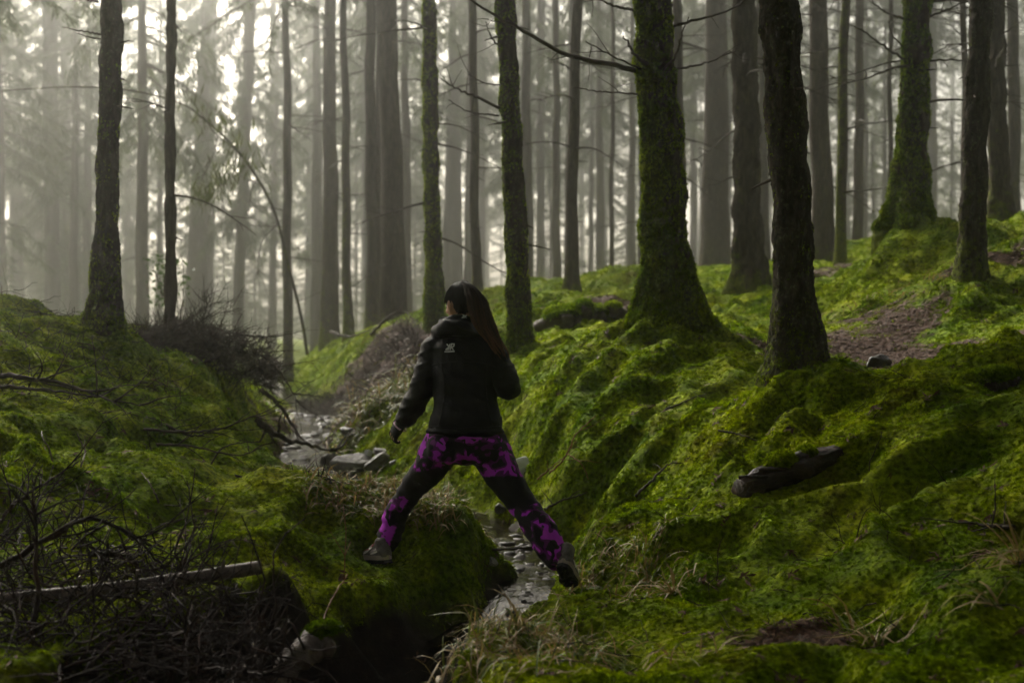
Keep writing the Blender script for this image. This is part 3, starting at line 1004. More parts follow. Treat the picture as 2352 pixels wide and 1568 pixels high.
def normal_euler(nx_, ny_, spin):
    """XYZ euler that stands +Z on the normal (nx,ny,1) after a spin about Z"""
    n = np.stack([nx_, ny_, np.ones_like(nx_)], 1); n /= np.linalg.norm(n, axis=1)[:, None]
    # R = Ralign * Rz(spin); build the matrix and read XYZ euler
    t = np.stack([np.cos(spin), np.sin(spin), np.zeros_like(spin)], 1)
    x = t - n * (t * n).sum(1)[:, None]; x /= np.linalg.norm(x, axis=1)[:, None]
    y = np.cross(n, x)
    # columns x,y,n ; euler XYZ: R = Rz Ry Rx
    ry = np.arcsin(np.clip(-x[:, 2], -1, 1))
    rx = np.arctan2(y[:, 2], n[:, 2])
    rz = np.arctan2(x[:, 1], x[:, 0])
    return np.stack([rx, ry, rz], 1)

PROTO = bpy.data.collections.new('moss_prototypes')       # not linked to the scene: source shapes only
def proto(name, me):
    o = bpy.data.objects.new(name, me)
    PROTO.objects.link(o)
    return o
tufts = [proto('moss_tuft', tuft_mesh(60 + q)) for q in range(4)]

def scatter_ground(n, y0, y1, size, seed, wide=.46):
    g = np.random.default_rng(seed)
    v = np.exp(g.uniform(math.log(y0), math.log(y1), n))
    x = g.uniform(-wide, wide, n) * v * (1 + .6 / v)
    gx = gsample(GNX, x, v); gy = gsample(GNY, x, v)
    sl = np.hypot(gx, gy)
    w = np.sqrt(1 + sl ** 2)
    keep = g.uniform(0, 3, n) < np.clip(w, 1, 3)
    so = gsample(soil_shade, x, v); li = gsample(lit, x, v)
    keep &= g.uniform(0, 1, n) > np.maximum(so * 1.1, li * .96)
    x, v, gx, gy = x[keep], v[keep], gx[keep], gy[keep]
    z = gsample(GZ, x, v)
    P = np.stack([x, v, z], 1)
    m = len(x)
    tilt = g.normal(0, .25, (m, 2))
    rot = normal_euler(gx * .8 + tilt[:, 0], gy * .8 + tilt[:, 1], g.uniform(0, 6.283, m))
    clump = 1 + .45 * fbm(x * 3, v * 3, 0, 51, 2)
    s = size(v) * g.uniform(.6, 1.35, m) * np.clip(clump, .5, 1.7)
    return P, rot, np.stack([s, s, s * g.uniform(.55, .95, m)], 1), g.integers(0, 4, m)

P, rot, scl, pick = scatter_ground(760000, 3.6, 34, lambda y: .0055 + .0021 * y, 91)
mo = points_object('moss_carpet', P, rot, scl, pick)
gn_scatter(mo, tufts)
tag(mo, 'short green moss covering the banks and humps', 'moss', kind='stuff')
# ------------------------------------------------------------------ the person stepping over the stream
def etube(path, rw, rd, wdir=(1, 0, 0), seg=28, n=None, round_ends=True):
    """closed tube with elliptical sections: rw along wdir, rd across it"""
    P = np.asarray([tuple(p) for p in path], float)
    rw = np.asarray(rw, float); rd = np.asarray(rd, float)
    n = n or max(12, len(P) * 5)
    t0 = np.linspace(0, 1, len(P)); t = np.linspace(0, 1, n)
    Q = smooth_path(P, n)
    def sm(a):
        return smooth_path(np.column_stack([a, np.zeros_like(a), np.zeros_like(a)]), n)[:, 0]
    rw, rd = np.maximum(sm(rw), .002), np.maximum(sm(rd), .002)
    T = np.gradient(Q, axis=0); T /= np.linalg.norm(T, axis=1)[:, None]
    if round_ends:
        e = (rw[0] + rd[0]) * .5; f = (rw[-1] + rd[-1]) * .5
        hs = [.98, .85, .6, .25]
        a = np.array([Q[0] - T[0] * e * math.sqrt(1 - c * c) * .6 for c in (.25, .6, .85, .97)])
        b = np.array([Q[-1] + T[-1] * f * math.sqrt(1 - c * c) * .6 for c in (.97, .85, .6, .25)])
        Q = np.vstack([a, Q, b])
        T = np.vstack([np.repeat(T[:1], 4, 0), T, np.repeat(T[-1:], 4, 0)])
        rw = np.concatenate([rw[0] * np.array([.25, .6, .85, .97]), rw, rw[-1] * np.array([.97, .85, .6, .25])])
        rd = np.concatenate([rd[0] * np.array([.25, .6, .85, .97]), rd, rd[-1] * np.array([.97, .85, .6, .25])])
    w = np.asarray(wdir, float)[None] - T * (T @ np.asarray(wdir, float))[:, None]
    w /= np.linalg.norm(w, axis=1)[:, None] + 1e-9
    d = np.cross(T, w)
    th = np.arange(seg) / seg * 2 * math.pi
    V = Q[:, None] + w[:, None] * (np.cos(th)[None, :, None] * rw[:, None, None]) + d[:, None] * (np.sin(th)[None, :, None] * rd[:, None, None])
    m = len(Q)
    V = V.reshape(-1, 3)
    i = np.arange(m - 1)[:, None] * seg; j = np.arange(seg)[None]; k2 = (j + 1) % seg
    F = np.stack([i + j, i + k2, i + seg + k2, i + seg + j], -1).reshape(-1, 4)
    c0 = len(V)
    V = np.vstack([V, Q[:1], Q[-1:]])
    jj = np.arange(seg); kk = (jj + 1) % seg; e = (m - 1) * seg
    F = np.vstack([F, np.stack([kk, jj, np.full(seg, c0), np.full(seg, c0)], 1), np.stack([e + jj, e + kk, np.full(seg, c0 + 1), np.full(seg, c0 + 1)], 1)])
    return V, F

def ball(c, r, seg=20):
    c = np.asarray(tuple(c), float); r = np.asarray(r if hasattr(r, '__len__') else (r, r, r), float)
    th = np.linspace(0, math.pi, seg // 2 + 1)[1:-1]; ph = np.arange(seg) / seg * 2 * math.pi
    V = np.stack([np.sin(th)[:, None] * np.cos(ph)[None], np.sin(th)[:, None] * np.sin(ph)[None], np.cos(th)[:, None] + 0 * ph[None]], -1).reshape(-1, 3)
    m = len(th)
    i = np.arange(m - 1)[:, None] * seg; j = np.arange(seg)[None]; k2 = (j + 1) % seg
    F = np.stack([i + j, i + seg + j, i + seg + k2, i + k2], -1).reshape(-1, 4)
    V = np.vstack([V, [[0, 0, 1], [0, 0, -1]]])
    jj = np.arange(seg); kk = (jj + 1) % seg; a, b = m * seg, m * seg + 1; e = (m - 1) * seg
    F = np.vstack([F, np.stack([jj, kk, np.full(seg, a), np.full(seg, a)], 1), np.stack([e + kk, e + jj, np.full(seg, b), np.full(seg, b)], 1)])
    return c + V * r, F

def fuse(name, parts, voxel, mat, smooth_it=6, wrinkle=None):
    """union of closed shapes as one continuous skin"""
    v, f = join(parts)
    me = mesh_np(name, v, f)
    o = bpy.data.objects.new('tmp', me); COL.objects.link(o)
    r = o.modifiers.new('r', 'REMESH'); r.mode = 'VOXEL'; r.voxel_size = voxel
    s = o.modifiers.new('s', 'SMOOTH'); s.iterations = smooth_it; s.factor = .5
    dg = bpy.context.evaluated_depsgraph_get()
    out = bpy.data.meshes.new_from_object(o.evaluated_get(dg))
    bpy.data.objects.remove(o); bpy.data.meshes.remove(me)
    n = len(out.vertices)
    co = np.empty(n * 3, np.float32); out.vertices.foreach_get('co', co); co = co.reshape(-1, 3).astype(float)
    if wrinkle is not None:
        no = np.empty(n * 3, np.float32); out.vertex_normals.foreach_get('vector', no); no = no.reshape(-1, 3)
        co = co + no * wrinkle(co)[:, None]
    out.vertices.foreach_set('co', (co - PBASE).astype(np.float32).ravel())
    out.polygons.foreach_set('use_smooth', np.ones(len(out.polygons), bool))
    out.materials.clear(); out.materials.append(mat)
    out.update()
    out.name = name
    return out, co

def A(px, py, Y): return np.array(tuple(at(px, py, Y)))
PX = 6.85 / FPX
PBASE = np.array((-.25, 6.85, .34))

k = NT('jacket'); pos = k.obj()
k.col((.0028, .0028, .0032), .6, .14)
k.bump(k.math('ADD', k.noise(pos, 22, 3, .6), k.math('MULTIPLY', k.noise(pos, 400, 2), .12)), .35, .012)
M['jacket'] = k.m
k = NT('skin'); k.col((.42, .22, .15), .5, .4)
k.b.inputs['Subsurface Weight'].default_value = .1
M['skin'] = k.m
k = NT('trousers'); pos = k.obj()
wv = k.scale(pos, (1, 1, 1.15))
n1 = k.noise(wv, 15, 1.0, .5, .35)
n2 = k.noise(k.scale(pos, (1.2, 1, 1)), 19, 1.0, .5, .4)
purple = k.ramp(n1, [(.0, (.006, .004, .007)), (.45, (.095, .005, .100)), (.55, (.420, .022, .520))], 'CONSTANT')
black2 = k.ramp(n2, [(.0, 0.0), (.56, 1.0)], 'CONSTANT')
camo = k.mix(black2, purple, (.007, .006, .007))
k.col(k.mix(k.attr('camo'), (.005, .0045, .0048), camo), .75, .2)
k.bump(k.noise(pos, 30, 3, .6), .3, .01)
M['trousers'] = k.m
k = NT('glove'); k.col((.004, .004, .0045), .8, .2); M['glove'] = k.m
k = NT('cuff_band'); k.col((.62, .40, .58), .7, .2); M['cuff'] = k.m
k = NT('logo_print'); k.col((.62, .62, .62), .5, .3); M['logo'] = k.m
k = NT('hair')
t_ = k.attr('t')
c = k.ramp(t_, [(.0, (.005, .0028, .0022)), (.30, (.016, .0075, .005)), (.65, (.065, .024, .012)), (1.0, (.150, .055, .024))])
k.col(c, .55, .3)
M['hair'] = k.m
k = NT('shoe_upper'); pos = k.obj()
k.col(k.ramp(k.noise(pos, 40, 3), [(.35, (.090, .076, .068)), (.65, (.170, .150, .138))]), .8, .3); M['shoe_grey'] = k.m
k = NT('shoe_panel'); k.col((.62, .57, .53), .6, .3); M['shoe_white'] = k.m
k = NT('shoe_trim'); k.col((.30, .035, .040), .7, .3); M['shoe_red'] = k.m
k = NT('shoe_sole'); k.col((.32, .26, .22), .8, .2); M['shoe_mid'] = k.m
k = NT('shoe_tread'); k.col((.012, .011, .011), .7, .3); M['shoe_sole'] = k.m

person = empty('person', tuple(PBASE))
tag(person, 'person in black jacket and purple camouflage trousers striding over the stream, seen from behind', 'person')

# joints
hipL, hipR = A(1025, 1012, 6.83), A(1118, 1015, 6.83)
LEG_L = [A(1022, 1010, 6.84), A(1003, 1045, 6.87), A(987, 1074, 6.91), A(956, 1110, 6.98), A(930, 1146, 7.04), A(907, 1185, 7.06), A(898, 1222, 7.06), A(886, 1250, 7.06)]
LEG_L_R = [46, 45, 38, 31.5, 27, 25.5, 28, 24]
LEG_R = [A(1115, 1010, 6.84), A(1132, 1045, 6.83), A(1148, 1078, 6.80), A(1168, 1110, 6.76), A(1202, 1160, 6.70), A(1228, 1198, 6.62), A(1254, 1236, 6.55), A(1277, 1288, 6.475)]
LEG_R_R = [47, 46, 42, 37, 32, 31.5, 33, 22]
ARM_L = [A(1006, 797, 6.91), A(988, 832, 6.90), A(974, 882, 6.88), A(952, 926, 6.92), A(931, 962, 6.98)]
ARM_L_R = [35, 31, 29, 27, 22.5]
ARM_R = [A(1124, 803, 6.90), A(1146, 842, 6.86), A(1167, 888, 6.80), A(1160, 884, 6.92), A(1140, 874, 7.06)]
ARM_R_R = [35, 32, 28, 26, 21]

# body: one continuous figure under the clothes
HC = A(1060, 699, 6.92)
face = np.array((-.62, .74, -.27)); face /= np.linalg.norm(face)
side = np.cross(face, (0, 0, 1)); side /= np.linalg.norm(side)      # towards the person's right
upv = np.cross(side, face)
def H(f, s, u): return HC + face * f + side * s + upv * u
parts = [ball(HC, (.074, .080, .098)), ball(H(.018, 0, -.045), (.058, .060, .062)), ball(H(.045, 0, -.085), (.026, .026, .022)),
         etube([H(-.02, 0, -.05), A(1056, 760, 6.92), A(1060, 800, 6.90)], [.048, .05, .075], [.05, .05, .06]),
         etube([H(.082, 0, .012), H(.098, 0, -.022)], [.007, .012], [.008, .012], seg=10),
         ball(H(.078, 0, -.058), (.018, .016, .008)), ball(H(.070, 0, .036), (.030, .026, .010)),
         ball(H(.066, .028, -.015), (.020, .020, .016)), ball(H(.066, -.028, -.015), (.020, .020, .016))]
for s_ in (-1, 1):
    parts.append(etube([H(-.004, s_ * .076, .022), H(-.012, s_ * .083, .004), H(-.002, s_ * .077, -.030)], [.015, .018, .010], [.007, .008, .007], wdir=tuple(face), seg=12))
parts.append(etube([A(1069, 1005, 6.83), A(1068, 930, 6.85), A(1066, 850, 6.87), A(1065, 795, 6.90)], [.145, .115, .125, .12], [.10, .085, .09, .075]))
for path, rr in ((LEG_L, LEG_L_R), (LEG_R, LEG_R_R), (ARM_L, ARM_L_R), (ARM_R, ARM_R_R)):
    parts.append(etube(path, [r * PX * .72 for r in rr], [r * PX * .72 for r in rr]))
# feet inside the shoes
def shoe_frame(heel, toe, roll=0.0):
    f = (toe - heel) / np.linalg.norm(toe - heel)
    s = np.cross(f, (0, 0, 1)); s /= np.linalg.norm(s)
    u = np.cross(s, f)
    return heel, f, s * math.cos(roll) + u * math.sin(roll), u * math.cos(roll) - s * math.sin(roll)
SH_L = shoe_frame(A(893, 1286, 7.00), A(832, 1283, 7.18), .05)
SH_R = shoe_frame(A(1292, 1294, 6.42), A(1309, 1338, 6.58), -.05)
for (h, f, s, u) in (SH_L, SH_R):
    parts.append(etube([h + f * .03 + u * .05, h + f * .12 + u * .04, h + f * .20 + u * .025], [.028, .034, .025], [.03, .025, .014], wdir=tuple(s)))
parts.append(etube([LEG_L[-1], SH_L[0] + SH_L[1] * .06 + SH_L[3] * .05], [.032, .03], [.032, .03]))
parts.append(etube([LEG_R[-1], SH_R[0] + SH_R[1] * .05 + SH_R[3] * .05], [.032, .03], [.032, .03]))
# hands
def hand(wrist, d, palm_n, curl, thumb_side, scale=1.0):
    """palm and five fingers; d points along the hand, palm_n out of the palm"""
    d = d / np.linalg.norm(d); n = palm_n - d * (palm_n @ d); n /= np.linalg.norm(n)
    s = np.cross(d, n) * thumb_side
    out = [etube([wrist, wrist + d * .05, wrist + d * .088], [.026 * scale, .040, .041], [.021, .018, .015], wdir=tuple(s))]
    for q, (o, l) in enumerate(((.030, .066), (.010, .076), (-.011, .071), (-.030, .055))):
        p = wrist + d * .086 + s * o
        pts_ = [p - d * .012]
        a = 0.0
        for j, fr in enumerate((.42, .32, .26)):
            a += curl * (.55 + .25 * j) * (1 + .12 * q)
            p = p + (d * math.cos(a) + n * math.sin(a) + s * o * .6) * l * fr
            pts_.append(p)
        out.append(etube(pts_, [.0098, .0095, .009, .0078], [.0098, .0095, .009, .0075], wdir=tuple(s), seg=12))
    p = wrist + d * .030 + s * .030
    out.append(etube([p - s * .01, p + d * .020 + s * .024 + n * .008, p + d * .045 + s * .036 + n * .018, p + d * .062 + s * .036 + n * .026], [.013, .0125, .0105, .0085], [.013, .012, .010, .008], wdir=tuple(n), seg=12))
    return out
dl = A(897, 1004, 7.02) - A(929, 965, 6.98)
handL = hand(A(929, 965, 6.985), dl, np.array((.55, .55, -.3)), .62, -1)
dr = np.array((-.75, .55, .35))
handR = hand(A(1139, 872, 7.07), dr, np.array((-.3, -.4, -.9)), .8, 1)
parts += [(v * .97 + np.mean(v, 0) * .03, f) for v, f in handL + handR]
body, _ = fuse('body', parts, .0075, M['skin'], 3)
link('body', body, person)
k = NT('eye'); k.col((.02, .012, .01), .15, .5); M['eye'] = k.m
for s_ in (-1, 1):
    v, f = ball(H(.072, s_ * .028, .008) - PBASE, .010, 12)
    link('eye', mesh_np('eye', v, f, M['eye']), person)

# gloves and cuff bands
for hnd in (handL, handR):
    me, _ = fuse('glove', [(np.asarray(v), f) for v, f in hnd], .0045, M['glove'], 2)
    link('glove', me, person)
def ringband(c, axis_, r, w, name, mat):
    ax = axis_ / np.linalg.norm(axis_)
    v, f = etube([c - ax * w, c + ax * w], [r, r * .97], [r * .92, r * .9], round_ends=False)
    return link(name, mesh_np(name, v - PBASE, f, mat), person)
ringband(A(918.5, 978, 6.998), dl, .037, .0045, 'cuff_band', M['cuff'])
ringband(A(1138, 872.5, 7.075), dr, .0335, .005, 'cuff_band', M['cuff'])

# trousers
parts = [etube([A(1068, 985, 6.83), A(1068, 1005, 6.83), A(1067, 1026, 6.835)], [78 * PX, 90 * PX, 84 * PX], [.115, .125, .11])]
for path, rr in ((LEG_L, LEG_L_R), (LEG_R, LEG_R_R)):
    rr = np.array(rr) * PX
    dd = rr * np.array([1.15, 1.12, 1.05, 1, 1.05, 1.1, 1.05, 1.0])
    parts.append(etube(path, rr, dd, n=60))
parts.append(ball(A(1020, 1030, 6.775), (.085, .07, .08))); parts.append(ball(A(1118, 1032, 6.775), (.088, .07, .082)))
def wr_t(co):
    z = co[:, 2]
    low = sstep(.80, .55, z)
    f = (1 - np.abs(noise3(co[:, 0] * 9, co[:, 1] * 9, z * 26 + co[:, 0] * 14, 61))) ** 2
    return (f - .35) * (.004 + .008 * low) + noise3(co[:, 0] * 14, co[:, 1] * 14, z * 14, 62) * .003
tm, tco = fuse('trousers', parts, .008, M['trousers'], 5, wr_t)
zz = lambda py: CAMZ - (py - CY) / FPX * 6.85
xl = (tco[:, 0] / tco[:, 1] * FPX + CX); yl = CY + (CAMZ - tco[:, 2]) / tco[:, 1] * FPX
isL = xl < 1067
seat = np.where(isL, yl < 1082 - (xl - 960) * .10, yl < 1094)
ctrL = np.interp(yl, [1074, 1110, 1146, 1185, 1222, 1250], [987, 956, 930, 907, 898, 886])
shin = np.where(isL, (yl > 1146 - (xl - 900) * .25) & (xl < ctrL + 9), yl > 1163 + (xl - 1200) * -.25)
attr(tm, 'camo', (seat | shin).astype(float))
link('trousers', tm, person)

# jacket
T_ = [(1070, 990, 85, .128, 6.83), (1070, 965, 82, .128, 6.83), (1069, 925, 71, .118, 6.84), (1068, 880, 73, .12, 6.855), (1067, 840, 78, .125, 6.875),
      (1066, 808, 80, .118, 6.89), (1064, 785, 70, .10, 6.91), (1060, 768, 50, .085, 6.92), (1057, 752, 36, .075, 6.925)]
parts = [etube([A(a, b, e) for a, b, c, d, e in T_], [c * PX for a, b, c, d, e in T_], [d for a, b, c, d, e in T_], n=60),
         etube(ARM_L, [r * PX for r in ARM_L_R], [r * PX * 1.05 for r in ARM_L_R], n=50),
         etube(ARM_R, [r * PX for r in ARM_R_R], [r * PX * 1.05 for r in ARM_R_R], n=60),
         ball(A(1002, 800, 6.90), (.070, .070, .062)), ball(A(1128, 806, 6.90), (.070, .070, .062))]
# stand-up collar and the hood lying folded on it
cc = A(1052, 742, 6.915)
ring = [cc + np.array((math.cos(a) * .070, math.sin(a) * .072, .006 * math.sin(a))) for a in np.linspace(0, 2 * math.pi, 17)]
parts.append(etube(ring, [.016] * 17, [.034] * 17, wdir=(0, 1, 0.01), n=48, round_ends=False))
parts.append(etube([A(1000, 762, 6.90), A(1012, 757, 6.82), A(1040, 754, 6.785), A(1070, 756, 6.79), A(1098, 766, 6.85)], [.030, .036, .040, .038, .028], [.022, .026, .028, .028, .022], wdir=(0, 0, 1)))
parts.append(etube([A(1015, 748, 6.84), A(1045, 735, 6.82), A(1080, 738, 6.82)], [.024, .030, .026], [.022, .024, .022], wdir=(0, 0, 1)))
# hem edge
hr = [A(1070, 990, 6.83) + np.array((math.cos(a) * 85.5 * PX, math.sin(a) * .131, 0)) for a in np.linspace(0, 2 * math.pi, 33)]
parts.append(etube(hr, [.007] * 33, [.010] * 33, wdir=(0, 0, 1), n=90, round_ends=False, seg=10))
def wr_j(co):
    x, y, z = co.T
    xi = x / y * FPX + CX
    arm = np.clip(np.maximum(sstep(1000, 975, xi), sstep(1135, 1160, xi)), 0, 1)
    f = (1 - np.abs(noise3(x * 7 + z * 6, y * 7, z * 22 - x * 9, 71))) ** 2.2
    b = (1 - np.abs(noise3(x * 3 + 5, y * 3, z * 13 + x * 5, 72))) ** 2.5
    return (f - .3) * .010 * arm + (b - .3) * .010 * (1 - arm) + noise3(x * 16, y * 16, z * 16, 73) * .002
jm, jco = fuse('jacket', parts, .0075, M['jacket'], 4, wr_j)
jacket = link('jacket', jm, person)

from mathutils.bvhtree import BVHTree
def bvh_of(me):
    return BVHTree.FromPolygons([v.co.copy() for v in me.vertices], [tuple(p.vertices) for p in me.polygons])
jb = bvh_of(jm)
def on_jacket(px, py):
    d = Vector(((px - CX) / FPX, 1, -(py - CY) / FPX)).normalized()
    o = Vector((0, 0, CAMZ)) - Vector(PBASE)
    hit = jb.ray_cast(o + d * 5.5, d)
    return (hit[0] + hit[1] * .003) if hit[0] else None
def strokes(px0, py0, w, h, lines, thick):
    vs, fs = [], []
    for ln in lines:
        pts2 = np.array(ln, float)
        pts2 = np.column_stack([px0 + pts2[:, 0] * w, py0 - pts2[:, 1] * h])
        res = []
        for a, b in zip(pts2[:-1], pts2[1:]):
            res += [a + (b - a) * t for t in np.linspace(0, 1, 4)[:-1]]
        res.append(pts2[-1]); res = np.array(res)
        tg = np.gradient(res, axis=0); tg /= np.linalg.norm(tg, axis=1)[:, None]
        nr = np.column_stack([-tg[:, 1], tg[:, 0]]) * thick
        prev = None
        for a, b in zip(res + nr, res - nr):
            A_, B_ = on_jacket(*a), on_jacket(*b)
            if A_ is None or B_ is None: prev = None; continue
            o = len(vs); vs += [A_, B_]
            if prev is not None: fs.append((prev, prev + 1, o + 1, o))
            prev = o
    return vs, fs
LOGO = [[(.58, 0), (.76, .98)], [(.66, .98), (1.08, .98), (1.04, .62), (.72, .46)], [(.74, .46), (1.0, 0)],
        [(.16, .98), (.40, .60), (.62, .56)], [(.58, .98), (.36, .42), (.02, .06)], [(.02, .06), (.40, .10), (.46, .46)]]
for (lx_, ly_, w_, h_, tk, under) in ((1024, 804, 18, 13.5, 1.25, True), (1060, 731, 11, 8.5, .75, False)):
    vs, fs = strokes(lx_, ly_, w_, h_, LOGO + ([[(-.12, -.26), (1.14, -.22)]] if under else []), tk)
    if vs:
        me = bpy.data.meshes.new('logo'); me.from_pydata([tuple(v) for v in vs], [], fs); me.materials.append(M['logo'])
        sol = link('logo', me, jacket)
        sm = sol.modifiers.new('t', 'SOLIDIFY'); sm.thickness = .001

# seams: yoke across the back, hem stitching, hood edge
k = NT('seam'); k.col((.005, .005, .0055), .6, .2); M['seam'] = k.m
for nm, ln in (('yoke_seam', [(994, 838), (1030, 832), (1067, 830), (1105, 834), (1138, 842)]), ('hem_seam', [(988, 978), (1030, 981), (1070, 982), (1110, 981), (1150, 978)]),
               ('back_seam', [(1014, 838), (1020, 880), (1018, 930), (1008, 978)]), ('back_seam', [(1118, 840), (1116, 880), (1120, 930), (1130, 978)])):
    pts2 = smooth_path([(a_, b_, 0) for a_, b_ in ln], 26)
    p3 = [on_jacket(q_[0], q_[1]) for q_ in pts2]
    p3 = np.array([tuple(q_) for q_ in p3 if q_ is not None])
    v, f = tube(p3, np.full(len(p3), .0022), 5)
    link(nm, mesh_np(nm, v, quads_to_tris(f), M['seam']), jacket)

# hair: cap combed back to a high tie, then a long ponytail of strands
tie = H(-.060, .000, .098)
hairV, hairF, hairT = [], [], []
def strand(pts_, r, t0, t1):
    v, f = tube(np.array(pts_), np.linspace(r, r * .6, len(pts_)), 3, cap=False)
    off = sum(len(a) for a in hairV)
    hairV.append(v); hairF.append(quads_to_tris(f) + off)
    hairT.append(np.repeat(np.linspace(t0, t1, len(pts_)), 3))
g = np.random.default_rng(3)
RH = np.array((.082, .090, .107))
td = (tie - HC) / RH; td /= np.linalg.norm(td)
cnt_ = 0
for q in range(5200):
    d = g.normal(0, 1, 3); d /= np.linalg.norm(d)
    loc = np.array((d @ face, d @ side, d @ upv))
    lim = .50 if loc[2] > .25 else .50 - (.25 - loc[2]) * 1.0
    if loc[0] > lim or loc[2] < -.92 - .35 * loc[0]: continue
    if loc[2] < -.05 and abs(loc[1]) > .55 and loc[0] > -.35: continue     # round the ear
    pts_ = []
    for t in np.linspace(0, 1, 9):
        e = d * (1 - t) + td * t * 1.0
        nrm = np.linalg.norm(e)
        if nrm < .05: break
        e /= nrm
        pts_.append(HC + e * RH * (1.0 + .035 * g.uniform(.3, 1) * math.sin(math.pi * min(1, t + .15)) + .02))
    if len(pts_) > 3: strand(pts_, .0016, .05, .0); cnt_ += 1
    if cnt_ > 1500: break
tail = [tie - A(0, 0, 6.9) * 0, A(1076, 654, 6.83), A(1092, 682, 6.79), A(1104, 722, 6.77), A(1120, 762, 6.755), A(1142, 800, 6.755), A(1160, 832, 6.765)]
spread = np.array([.012, .030, .042, .048, .047, .036, .016])
for q in range(85):                                        # separate locks, each with its own colour and wave
    a = g.uniform(0, 6.283); rr = math.sqrt(g.uniform(0, 1))
    lox, loy, lph, lln, lcol = math.cos(a) * rr, math.sin(a) * rr, g.uniform(0, 6.28), g.uniform(.66, 1.0), g.uniform(-.22, .30)
    stray = 1.0 if q > 8 else g.uniform(1.1, 1.4)
    for w in range(12):
        ox, oy = lox * stray + g.normal(0, .07), loy * stray + g.normal(0, .07)
        ph, ln = lph + g.normal(0, .25), lln * g.uniform(.88, 1.0)
        P_ = []
        for j, (c0_, sp) in enumerate(zip(tail, spread)):
            wv_ = math.sin(j * 1.35 + ph) * .008 * (j > 1)
            P_.append(c0_ + np.array((ox * sp + wv_ + g.normal(0, .0012), oy * sp * .6 + math.cos(j * 1.35 + ph) * .004 * (j > 1), -ox * sp * .45 + wv_ * .5)))
        sp_ = smooth_path(P_, 24)[:int(24 * ln)]
        t0_ = max(0, lcol * .5)
        strand(sp_, .0013, t0_, min(1.2, max(.05, ln + lcol)))
hv = np.vstack(hairV) - PBASE
hm = mesh_np('hair', hv, np.vstack(hairF), M['hair'])
if len(hm.vertices) == len(hv): attr(hm, 't', np.concatenate(hairT))
hair = link('hair', hm, person)
# solid underlayer so that no scalp shows between strands
cv, cf = ball((0, 0, 0), (1, 1, 1), 40)
keep = []
loc = np.column_stack([cv @ face, cv @ side, cv @ upv])
lim = np.where(loc[:, 2] > .25, .44, .44 - (.25 - loc[:, 2]) * 1.0)
bad = (loc[:, 0] > lim) | (loc[:, 2] < -.90 - .35 * loc[:, 0]) | ((loc[:, 2] < -.05) & (np.abs(loc[:, 1]) > .6) & (loc[:, 0] > -.30))
ft = quads_to_tris(cf)
ft = ft[~bad[ft].any(1)]
link('hair_base', mesh_np('hair_base', HC + cv * RH * .985 - PBASE, ft, M['hair']), hair)
pt, pf = etube(tail, spread * .30, spread * .2, n=40)
link('ponytail_core', mesh_np('ponytail_core', pt - PBASE, pf, M['hair']), hair)
v, f = etube([tie - td * .010, tie + td * .001], [.014, .013], [.014, .013], round_ends=False)
link('hair_tie', mesh_np('hair_tie', v - PBASE, f, M['glove']), hair)

